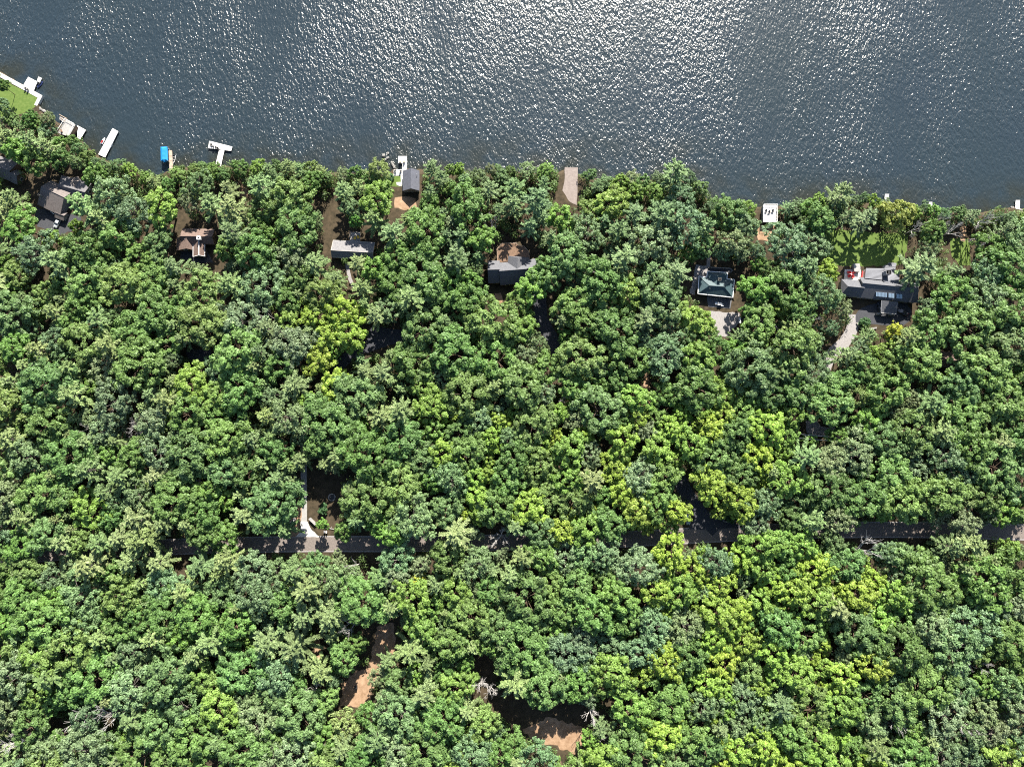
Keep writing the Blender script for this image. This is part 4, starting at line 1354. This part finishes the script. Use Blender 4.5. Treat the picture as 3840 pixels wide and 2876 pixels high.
# ------------------------------------------------------------------ where trees may stand and what they must leave in view
MX, MS = 500, 4
MW, MH = (3840 + 2 * MX) // MS, (2876 + 2 * MX) // MS
def fill(mask, poly, val=True):
    px = np.array([(p[0] + MX) / MS for p in poly]); py = np.array([(p[1] + MX) / MS for p in poly])
    x0, x1 = max(0, int(px.min()) - 1), min(MW, int(px.max()) + 2)
    y0, y1 = max(0, int(py.min()) - 1), min(MH, int(py.max()) + 2)
    if x1 <= x0 or y1 <= y0:
        return
    X, Y = np.meshgrid(np.arange(x0, x1) + .5, np.arange(y0, y1) + .5)
    ins = np.zeros(X.shape, bool)
    n_ = len(px)
    for i in range(n_):
        j = (i + 1) % n_
        if py[i] == py[j]:
            continue
        cnd = ((py[i] > Y) != (py[j] > Y)) & (X < (px[j] - px[i]) * (Y - py[i]) / (py[j] - py[i]) + px[i])
        ins ^= cnd
    mask[y0:y1, x0:x1] |= ins
def get(mask, u, v):
    i, j = int((v + MX) / MS), int((u + MX) / MS)
    return bool(mask[i, j]) if 0 <= i < MH and 0 <= j < MW else False

nostand = np.zeros((MH, MW), bool)
for f in FOOT:
    fill(nostand, f)
for pts, w in LANES + [(ROADLINE, [6.9] * 400)]:
    hw = w[0] / 2 / .113 + 5
    for a, c in zip(pts[:-1], pts[1:]):
        d = (Vector(c) - Vector(a))
        nn = Vector((-d.y, d.x)).normalized() * hw
        fill(nostand, [Vector(a) + nn, Vector(c) + nn, Vector(c) - nn, Vector(a) - nn])

CANOPY = k([(-300, 40), (-60, 135), (0, 160), (8, 192), (17, 215), (22, 245), (75, 243), (88, 250), (118, 262), (126, 290), (150, 297), (175, 306), (195, 312), (210, 336), (232, 338),
            (262, 338), (300, 352), (338, 378), (366, 374), (384, 352), (420, 346), (463, 344), (476, 356), (492, 346), (520, 338), (560, 346), (592, 336), (622, 328), (650, 340), (690, 352),
            (740, 362), (770, 350), (800, 364), (818, 340), (838, 345), (850, 372), (922, 375), (926, 352), (960, 336), (990, 350), (1010, 352), (1050, 336), (1080, 350), (1120, 345),
            (1160, 342), (1205, 350), (1222, 368), (1248, 368), (1255, 358), (1275, 365), (1310, 378), (1340, 374), (1400, 368), (1422, 358), (1470, 352), (1500, 364), (1530, 396),
            (1538, 428), (1560, 432), (1600, 420), (1640, 426), (1680, 440), (1700, 424), (1740, 420), (1790, 398), (1830, 382), (1850, 408), (1890, 422), (1908, 424), (1924, 436), (1960, 428),
            (2000, 436), (2050, 444), (2100, 436), (2150, 440), (2185, 452), (2212, 448), (2300, 445), (2600, 430)])
keep = np.zeros((MH, MW), bool)
fill(keep, [(-520, -520)] + [(-520, CANOPY[0][1])] + CANOPY + [(4400, CANOPY[-1][1]), (4400, -520)])
VISIBLE = [
    [(0, 600), (60, 640), (62, 700), (0, 690)],
    [(140, 690), (175, 666), (245, 652), (300, 678), (345, 712), (335, 742), (250, 748), (215, 790), (258, 815), (252, 868), (200, 870), (136, 845), (134, 778)],
    [(648, 895), (670, 852), (805, 855), (812, 900), (800, 985), (680, 972)],
    [(1212, 770), (1240, 736), (1262, 760), (1290, 862), (1330, 862), (1405, 868), (1412, 945), (1240, 968)],
    [(1292, 1005), (1326, 1005), (1328, 1062), (1300, 1062)],
    [(1440, 560), (1588, 560), (1588, 730), (1520, 728), (1470, 702), (1446, 640)],
    [(1478, 738), (1562, 738), (1566, 790), (1480, 785)],
    [(1820, 970), (1858, 930), (1876, 900), (1965, 900), (1994, 945), (2036, 950), (2032, 1002), (1990, 1030), (1955, 1058), (1925, 1088), (1820, 1085)],
    [(2104, 600), (2168, 600), (2168, 762), (2146, 770), (2104, 716)],
    [(2596, 995), (2745, 995), (2768, 1045), (2757, 1165), (2778, 1178), (2778, 1216), (2742, 1240), (2730, 1265), (2695, 1255), (2680, 1222), (2660, 1172), (2636, 1122), (2600, 1108)],
    [(2760, 990), (2800, 980), (2800, 1060), (2768, 1090)],
    [(2850, 760), (2920, 760), (2920, 850), (2900, 880), (2892, 903), (2848, 903), (2832, 865), (2852, 840)],
    [(3110, 880), (3230, 868), (3380, 888), (3370, 965), (3300, 992), (3200, 992), (3120, 955)],
    [(3140, 1085), (3160, 1000), (3196, 980), (3378, 976), (3390, 1048), (3468, 1068), (3460, 1110), (3424, 1142), (3444, 1165), (3405, 1212), (3300, 1218), (3210, 1216), (3206, 1250), (3160, 1292),
     (3112, 1296), (3165, 1235), (3204, 1180), (3238, 1136), (3156, 1112)],
    [(3514, 1316), (3604, 1318), (3608, 1380), (3575, 1375), (3520, 1352)],
    [(3570, 903), (3628, 900), (3628, 988), (3578, 965)], [(3600, 846), (3626, 846), (3624, 910), (3600, 910)],
    [(1126, 1778), (1278, 1790), (1288, 1900), (1262, 1962), (1195, 2005), (1200, 2068), (1116, 2068), (1108, 2012), (1082, 1962), (1120, 1900)],
    [(900, 2016), (1045, 2014), (1045, 2066), (900, 2072)], [(1196, 2010), (1266, 2010), (1264, 2068), (1196, 2068)], [(1270, 2024), (1425, 2014), (1425, 2060), (1270, 2066)],
    [(1805, 1996), (1912, 2003), (1902, 2054), (1800, 2058)], [(2350, 1996), (2452, 1996), (2452, 2040), (2350, 2046)], [(2550, 1965), (2770, 1960), (2785, 2024), (2560, 2032)],
    [(2530, 1786), (2562, 1796), (2645, 1900), (2700, 1955), (2600, 1970), (2588, 1880)], [(3190, 1955), (3475, 1960), (3475, 2016), (3196, 2022)], [(3690, 1962), (3860, 1975), (3860, 2018), (3690, 2012)],
    [(640, 2030), (700, 2028), (700, 2062), (640, 2066)], [(1550, 2018), (1620, 2016), (1620, 2050), (1550, 2054)],
    [(1393, 1224), (1508, 1238), (1498, 1282), (1422, 1312), (1372, 1338), (1366, 1310)], [(1262, 1372), (1300, 1322), (1312, 1345), (1272, 1385)],
    [(2020, 1130), (2068, 1128), (2064, 1200), (2098, 1272), (2080, 1294), (2008, 1212), (1994, 1196)],
    [(1280, 2580), (1338, 2508), (1400, 2476), (1414, 2340), (1484, 2336), (1480, 2428), (1392, 2545), (1386, 2618), (1345, 2644), (1276, 2648)],
    [(1180, 2388), (1202, 2384), (1207, 2460), (1184, 2484)],
    [(1782, 2466), (1812, 2476), (1882, 2616), (2000, 2655), (2150, 2636), (2184, 2720), (2178, 2826), (2130, 2806), (2100, 2735), (1960, 2745), (1848, 2664), (1796, 2584)],
    [(1852, 1098), (1886, 1096), (1888, 1142), (1862, 1152)], [(2412, 1400), (2432, 1400), (2434, 1520), (2412, 1520)], [(702, 1314), (780, 1314), (780, 1352), (702, 1352)], [(3030, 1582), (3110, 1592), (3110, 1622), (3040, 1630)],
    [(905, 695), (928, 695), (928, 745), (905, 745)], [(1205, 870), (1235, 880), (1235, 925), (1205, 920)],
]
for f in VISIBLE:
    fill(keep, f)
SUNNY = [W(u, v) for u, v in ((1145, 2000), (1130, 2035), (1150, 2050), (1180, 2045), (1225, 2040), (1320, 2600), (1350, 2560), (1350, 2620), (2110, 2745), (2870, 870), (2865, 890),
                              (2135, 690), (2145, 730), (2135, 660), (3250, 940), (2700, 1200), (2725, 1230), (1520, 765), (3190, 1240), (3175, 1270)  )]
SUNNY += [W(u, v, 5.5) for u, v in ((1524, 670), (1556, 660), (1556, 690), (2885, 800), (3200, 1060), (3290, 1055), (3280, 1020), (3345, 1040), (3340, 1010), (3195, 1030), (210, 720), (735, 872), (690, 910), (1280, 920), (1930, 1005), (1860, 1000), (1900, 945))]

def sun_blocked(base, H, r):
    c = Vector((base.x, base.y, G + H * .68))
    for p in SUNNY:
        w = c - p
        t = w.dot(SUN)
        if t < 0:
            continue
        if (w - SUN * t).length < r * .92:
            return True
    return False

# ------------------------------------------------------------------ landmarks by which trees are told apart
LAND = [("blue boat canopy", 615, 580), ("T-shaped dock", 825, 560), ("long slanting dock", 410, 535), ("far-left lawn", 85, 380), ("rambling grey house", 235, 735), ("brown house", 725, 900),
        ("long charcoal house", 1320, 935), ("grey boathouse", 1542, 668), ("timber-decked house", 1925, 1000), ("boat ramp", 2140, 690), ("green-roofed house", 2685, 1070),
        ("white roof-deck", 2886, 800), ("shaded lawn", 3240, 930), ("skylight house", 3310, 1080), ("turning circle", 3300, 1190), ("dark garage", 3560, 1350), ("gravel parking pad", 2715, 1205),
        ("asphalt forecourt", 1440, 1270), ("curving asphalt drive", 2045, 1200), ("fire ring", 1245, 1864), ("concrete driveway", 1140, 1880), ("mailboxes", 1223, 1993),
        ("planter wall", 2733, 1955), ("shaded driveway mouth", 2620, 1920), ("black box clearing", 1340, 2570), ("lower bare clearing", 2080, 2740), ("left end of the road", 250, 2070),
        ("right end of the road", 3750, 1990), ("right-edge dock", 3815, 765), ("picture's bottom-left corner", 0, 2876), ("picture's bottom-right corner", 3840, 2876),
        ("picture's bottom middle", 1920, 2876), ("middle of the left edge", 0, 1438), ("middle of the right edge", 3840, 1438), ("road's middle stretch", 1950, 2030), ("picture's exact centre", 1920, 1438),
        ("gravel clearing in the right wood", 3070, 1605), ("roadside dead tree", 3240, 2069)]
ORD = ["nearest", "second", "third", "fourth", "fifth", "sixth", "seventh", "eighth", "ninth", "tenth", "eleventh", "twelfth", "thirteenth", "fourteenth", "fifteenth", "sixteenth", "seventeenth", "eighteenth", "nineteenth", "twentieth"]
DIRS = ["right of", "above right of", "above", "above left of", "left of", "below left of", "below", "below right of"]

TREES = []          # u, v (crown centre), r px, kind, tint, variant, base, H scale
rt = random.Random(2024)
cu, cv_, cr_ = [], [], []
count = dict(oak=0, maple=0, ash=0, pine=0, dead=0)
CAP = 300
def tree_h(kind, r_m):
    L, Rr, H = PROTO[kind]
    s = r_m / Rr
    return H * s ** .5, s
def place(u, v, r, kind, tint=None, check=True, sep=.62, hs=1.0, near=False):
    H, s = tree_h(kind, r * .106)
    H *= hs
    base = W(u, v, G + H * .68)
    pb = PX((base.x, base.y, G))
    if base.y > shore_y(base.x) - (.4 if near else 1.2):
        return False
    if check:
        if get(nostand, *pb):
            return False
        for i in range(12):
            a = i * math.pi / 6
            if get(keep, u + math.cos(a) * r * .86, v + math.sin(a) * r * .86):
                return False
        if get(keep, u, v) or get(keep, u + r * .4, v) or get(keep, u - r * .4, v) or get(keep, u, v + r * .4) or get(keep, u, v - r * .4):
            return False
        if cu:
            d = np.hypot(np.array(cu) - u, np.array(cv_) - v)
            if (d < sep * (np.array(cr_) + r)).any():
                return False
        if kind != 'dead' and sun_blocked(base, H, r * .106):
            return False
    cu.append(u); cv_.append(v); cr_.append(r)
    TREES.append(dict(u=u, v=v, r=r, kind=kind, tint=tint, base=base, H=H, s=s, hs=hs))
    count[kind] += 1
    return True

YEL = (.175, .185, .022)
MANUAL = [(2043, 1039, 72, 'oak', None), (1990, 1082, 66, 'maple', (.085, .15, .028)), (2148, 1143, 80, 'oak', (.075, .12, .03)), (2378, 800, 56, 'pine', None), (2317, 869, 56, 'pine', None), (1922, 769, 46, 'pine', None),
          (1835, 709, 46, 'pine', None), (1991, 848, 42, 'pine', None), (2035, 817, 34, 'pine', None), (2530, 648, 56, 'pine', None), (2726, 800, 70, 'oak', None), (2954, 915, 92, 'ash', None),
          (2835, 1085, 62, 'maple', (.075, .14, .026)), (3142, 702, 46, 'pine', None), (3360, 806, 62, 'oak', (.12, .135, .03)), (3457, 1000, 72, 'pine', None), (3566, 1103, 80, 'oak', None), (3480, 1246, 84, 'oak', None),
          (3345, 1246, 36, 'maple', YEL), (3100, 1020, 44, 'maple', (.122, .17, .026)), (3158, 1162, 46, 'ash', None), (3178, 1335, 44, 'pine', None), (1338, 830, 28, 'maple', (.07, .15, .03)), (1473, 874, 60, 'pine', None),
          (1340, 984, 40, 'pine', None), (1362, 1080, 48, 'pine', None), (1424, 640, 46, 'ash', (.12, .15, .05)), (1618, 625, 40, 'pine', None), (1610, 765, 45, 'oak', None), (14, 325, 28, 'oak', None), (12, 395, 30, 'ash', None),
          (109, 448, 32, 'oak', None), (182, 446, 28, 'ash', None), (320, 778, 66, 'pine', None), (275, 530, 26, 'oak', None), (1072, 1985, 42, 'pine', None), (1210, 1965, 24, 'maple', None), (1292, 1988, 40, 'oak', None),
          (1568, 2178, 34, 'maple', YEL), (1230, 1260, 60, 'maple', (.122, .17, .026)), (1180, 1190, 58, 'maple', (.122, .17, .026)), (3340, 1300, 40, 'maple', None), (2700, 1915, 36, 'maple', (.13, .17, .03)), (1620, 2270, 50, 'maple', None), (1000, 1560, 50, 'pine', (.13, .16, .05)),
          (1875, 1575, 46, 'maple', (.122, .17, .026)), (2600, 2140, 56, 'maple', (.122, .17, .026)), (2700, 2190, 60, 'maple', (.122, .17, .026)), (2780, 2290, 58, 'maple', (.122, .17, .026)), (1604, 2488, 46, 'pine', None), (1450, 2480, 40, 'pine', None), (1200, 2520, 60, 'pine', None),
          (1700, 2580, 66, 'maple', (.09, .14, .03)), (1290, 2720, 60, 'ash', (.12, .15, .05)), (1430, 2540, 44, 'ash', (.11, .13, .06))]
for mnl in MANUAL:
    place(*mnl, check=False)
DEAD = [(260, 2699, 56), (418, 2688, 52), (49, 2813, 56), (65, 2753, 36), (1328, 2357, 34), (1160, 2607, 36), (2201, 2444, 38), (2228, 2677, 36), (1805, 2569, 36), (1843, 2595, 32), (1425, 2824, 26), (2272, 2775, 28),
        (1877, 2010, 36), (1334, 2121, 34), (1321, 1617, 34), (3240, 2069, 48), (1853, 842, 36), (3063, 1212, 40), (3703, 810, 38), (3443, 850, 30), (3671, 872, 36), (3576, 860, 36), (477, 1640, 34), (1007, 1180, 32), (3663, 2491, 40),
        (3802, 2725, 36), (61, 937, 34), (684, 600, 24), (3610, 2690, 40), (3360, 2720, 36), (310, 1610, 30), (520, 1600, 40), (2210, 985, 30), (820, 1160, 28), (1760, 640, 24), (3520, 830, 30), (740, 1780, 26), (2120, 1500, 24)]
for u, v, r in DEAD:
    place(u, v, r, 'dead', None, check=False, hs=1.55)

def probs(u, v):
    x, y = u / K, v / K
    if y < 600:
        return (.50, .30, .08, .12) if x < 1550 else (.18, .42, .14, .26)          # pine oak maple ash
    if y < 1150:
        if 590 < x < 770 and 630 < y < 870: return (.15, .2, .6, .05)
        if x < 900: return (.40, .30, .14, .16)
        if x < 1750: return (.10, .50, .22, .18) if y < 850 else (.05, .32, .48, .15)
        return (.06, .46, .14, .34)
    if x < 1100: return (.36, .28, .14, .22)
    if x < 1380: return (.12, .38, .32, .18)
    if x < 1900: return (.04, .22, .62, .12)
    return (.06, .36, .14, .44)
KINDS = ['pine', 'oak', 'maple', 'ash']
RANGE = dict(pine=(40, 68), oak=(44, 104), maple=(38, 76), ash=(42, 88))
def tint_of(kind, u, v):
    c = rt.choice(TINT[kind])
    x, y = u / K, v / K
    if kind == 'maple':
        if (1380 < x < 1900 and y > 1180) or (950 < x < 1700 and 850 < y < 1150) or (590 < x < 770 and 630 < y < 870):
            c = rt.choice([(.118, .168, .026), (.105, .16, .026), (.130, .172, .026), (.092, .148, .028)])
        else:
            c = rt.choice([(.082, .135, .028), (.074, .125, .028), (.094, .145, .028)])
    if kind == 'pine' and y < 620 and x > 900:
        c = rt.choice([(.085, .125, .05), (.075, .115, .045), (.095, .13, .055)])
    f = rt.uniform(.88, 1.14)
    return tuple(max(.01, q * f * rt.uniform(.94, 1.06)) for q in c)

i_ = 0
for u, v in smooth_line(ROADLINE[::3], 34):                       # trees leaning in over the road from both verges
    if not -60 < u < 3900:
        continue
    for sgn in (-1, 1):
        kd = rt.choices(KINDS, probs(u, v))[0]
        r = rt.uniform(50, 72)
        place(u + rt.uniform(-14, 14), v - rt.uniform(18, 42) if sgn < 0 else v + rt.uniform(46, 60), r, kd, sep=.5)
for p in dens(CANOPY, 26):                                         # small trees leaning out over the water's edge
    if not -40 < p.x < 3880:
        continue
    for dv in (22, 40):
        kd = rt.choices(KINDS, (.2, .3, .2, .3))[0]
        r = rt.uniform(24, 38)
        place(p.x + rt.uniform(-9, 9), p.y + dv + rt.uniform(0, 12), r, kd, sep=.5, hs=rt.uniform(.6, .9), near=True)
for target, tries in ((98, 700), (84, 1200), (70, 2200), (58, 3500), (48, 5000), (40, 6000), (32, 7000)):
    for _ in range(tries):
        u, v = rt.uniform(-35, 3875), rt.uniform(120, 2905)
        pr = probs(u, v)
        kd = rt.choices(KINDS, pr)[0]
        lo, hi = RANGE[kd]
        r = target * rt.uniform(.9, 1.08)
        if target > 76 and pr[2] > .4 and rt.random() < .9:
            continue
        if r > hi * 1.05 or r < lo * .7 or count[kd] >= CAP:
            continue
        place(u, v, r, kd, sep=.60)
for t in TREES:
    if t['tint'] is None and t['kind'] != 'dead':
        t['tint'] = tint_of(t['kind'], t['u'], t['v'])

# labels: kind, colour and size, then the nearest landmark, direction and order of distance from it
def words(t):
    r, kd = t['r'], t['kind']
    size = "broad" if r > 78 else "medium" if r > 50 else "small"
    if kd == 'dead':
        return "bare grey dead tree", "dead tree"
    c = t['tint']
    hue = c[0] / c[1]
    if kd == 'pine':
        return "%s feathery pale pine" % size, "pine"
    if kd == 'maple':
        return ("%s yellow-green maple" if hue > .72 else "%s bright green maple") % size, "maple"
    if kd == 'ash':
        return "%s grey-green ash" % size, "ash"
    return ("%s olive oak" if hue > .6 else "%s deep green oak") % size, "oak"
cells = {}
for t in TREES:
    ds = [(math.hypot(t['u'] - lu, t['v'] - lv_), i) for i, (_, lu, lv_) in enumerate(LAND)]
    d, i = min(ds)
    _, lu, lv_ = LAND[i]
    a = math.degrees(math.atan2(-(t['v'] - lv_), t['u'] - lu)) % 360
    sec = int((a + 22.5) // 45) % 8
    w, base = words(t)
    cells.setdefault((i, sec, w), []).append((d, t))
for (i, sec, w), lst in cells.items():
    lst.sort(key=lambda q: q[0])
    for n_, (d, t) in enumerate(lst):
        o_ = "" if len(lst) == 1 else (ORD[n_] if n_ < len(ORD) else "farthest") + " "
        if len(lst) == 1:
            t['label'] = "%s %s the %s" % (w, DIRS[sec], LAND[i][0])
        else:
            t['label'] = "%s, %s such %s the %s" % (w, ORD[min(n_, 19)], DIRS[sec], LAND[i][0])

FOL = (1.50, 1.58, 1.62)
GROUP = dict(oak="oaks of the lakeside wood", maple="maples of the lakeside wood", ash="ash trees of the lakeside wood", pine="pines of the lakeside wood", dead="dead trees of the lakeside wood")
NAME = dict(oak="oak_tree", maple="maple_tree", ash="ash_tree", pine="pine_tree", dead="dead_tree")
for t in TREES:
    L, Rr, H = PROTO[t['kind']]
    tr_, cr__ = L[rt.randrange(len(L))]
    e = thing(NAME[t['kind']], t['label'], 'tree', (t['base'].x, t['base'].y, G), rt.uniform(0, 6.283), GROUP[t['kind']])
    s = t['s']
    e.scale = (s * rt.uniform(.94, 1.06), s * rt.uniform(.94, 1.06), t['H'] / H * rt.uniform(.9, 1.1))
    if t['kind'] == 'dead':
        e.rotation_euler = (rt.uniform(-.15, .15), rt.uniform(-.15, .15), rt.uniform(0, 6.28))
    link("trunk", tr_, e)
    if cr__ is not None:
        c = link("crown", cr__, e)
        c.color = (t['tint'][0] * FOL[0], t['tint'][1] * FOL[1], t['tint'][2] * FOL[2], 1)

# ------------------------------------------------------------------ undergrowth and the wood beyond the picture (one mass each)
def mass(name, items, m, leafs, per, seed, kindrgb):
    rng = np.random.default_rng(seed)
    Ps, Ns, Ss, Ls = [], [], [], []
    for x, y, r, h in items:
        n_ = int(per * (r / 1.8) ** 1.6)
        d = norm(rng.normal(size=(n_, 3)) + np.array([0, 0, .5]))
        q = np.array([x, y, G + h * .55]) + d * np.array([r, r, h * .5]) * rng.uniform(.55, 1.05, (n_, 1)) * (1 + .18 * np.sin(d[:, :1] * 7 + x))
        Ps.append(q); Ns.append(norm(d + rng.normal(size=(n_, 3)) * .6 + np.array([0, 0, .4])))
        Ss.append(leafs * rng.uniform(.6, 1.3, n_)); Ls.append(np.clip(.45 + rng.normal() * .2 + rng.normal(size=n_) * .15, 0, 1))
    P, N, S, LV = map(np.concatenate, (Ps, Ns, Ss, Ls))
    me = mesh_from(leaf_arrays(P, N, S, rng, .62), LV, m, name)
    o = link(name, me)
    o.color = (*kindrgb, 1)
    return tag(o, kind='stuff')
items = []
ru = random.Random(77)
tries = 0
while len(items) < 4600 and tries < 20000:
    tries += 1
    u, v = ru.uniform(-60, 3900), ru.uniform(140, 2930)
    if get(keep, u, v):
        continue
    rr = ru.uniform(1.2, 2.8)
    h = rr * ru.uniform(1.5, 2.8)
    p = W(u, v, G + h * .5)
    if p.y > shore_y(p.x) - .6 or get(nostand, *PX((p.x, p.y, G))):
        continue
    rp = rr / .113
    if any(get(keep, u + dx * rp, v + dy * rp) for dx, dy in ((.8, 0), (-.8, 0), (0, .8), (0, -.8))):
        continue
    items.append((p.x, p.y, rr, h))
for _ in range(900):
    x = ru.uniform(-235, 235)
    y = shore_y(x) - ru.uniform(.2, 9.0)
    rr = ru.uniform(1.0, 2.2)
    h = rr * ru.uniform(1.3, 2.4)
    c = PX((x, y, G + h * .5))
    rp = rr / .113
    if get(nostand, *PX((x, y, G))) or any(get(keep, c[0] + dx * rp, c[1] + dy * rp) for dx, dy in ((0, 0), (.6, 0), (-.6, 0), (0, .6), (0, -.6))):
        continue
    items.append((x, y, rr, h))
und = mass("undergrowth", items, LEAF, .34, 85, 4, (.075, .125, .034))
tag(und, "green saplings and shrubs filling the gaps between the trees", "undergrowth")
items = []
for _ in range(420):
    u, v = ru.uniform(-330, 4170), ru.uniform(100, 3180)
    if -55 < u < 3895 and v < 2925:
        continue
    r = ru.uniform(4, 7)
    p = W(u, v, G + 9)
    if p.y > shore_y(p.x) - 5 or get(nostand, *PX((p.x, p.y, G))):
        continue
    items.append((p.x, p.y, r, ru.uniform(12, 17)))
wd = mass("surrounding_forest", items, LEAF, .5, 150, 9, (.06, .11, .03))
tag(wd, "continuing green wood beyond the trees", "forest")
# single shrubs
SHR = [("small dark green shrub in the dirt yard near the fire ring", 1214, 1910, 2.0, 2.4), ("rounded shrub beside the gravel drive at the turning circle", 3236, 1212, 2.6, 2.6),
       ("leafy bush inside the curved planter wall", 2728, 1938, 2.6, 2.6), ("low bush on the lawn corner by the grey boathouse", 1458, 668, 2.0, 2.2)]
for i, (lb, u, v, r, h) in enumerate(SHR):
    p = W(u, v)
    rng = np.random.default_rng(100 + i)
    V, lv, C = broad_crown(100 + i, r, h, 22, 60, .24, (.22, .34), .6)
    e = thing("shrub", lb, "shrub", (p.x, p.y, G), 0, "single shrubs")
    b = MB()
    for c in C[:8]:
        b.tube((0, 0, -.1), Vector(c) * .9, .06, .02, 4)
    b.build("stem", M['barkb'], e)
    c = link("foliage", mesh_from(V, lv, LEAF, "foliage"), e)
    c.color = (.05, .11, .04, 1)
print("TREES", count, len(TREES), "objects", len(bpy.data.objects))
labs = {}
for t in TREES:
    labs[t['label']] = labs.get(t['label'], 0) + 1
print("duplicate tree labels", sum(1 for q in labs.values() if q > 1))

for q in PITCH:
    print('PITCH %-28s up %.0f down %.0f  wu %.1f wd %.1f L %.1f' % q)
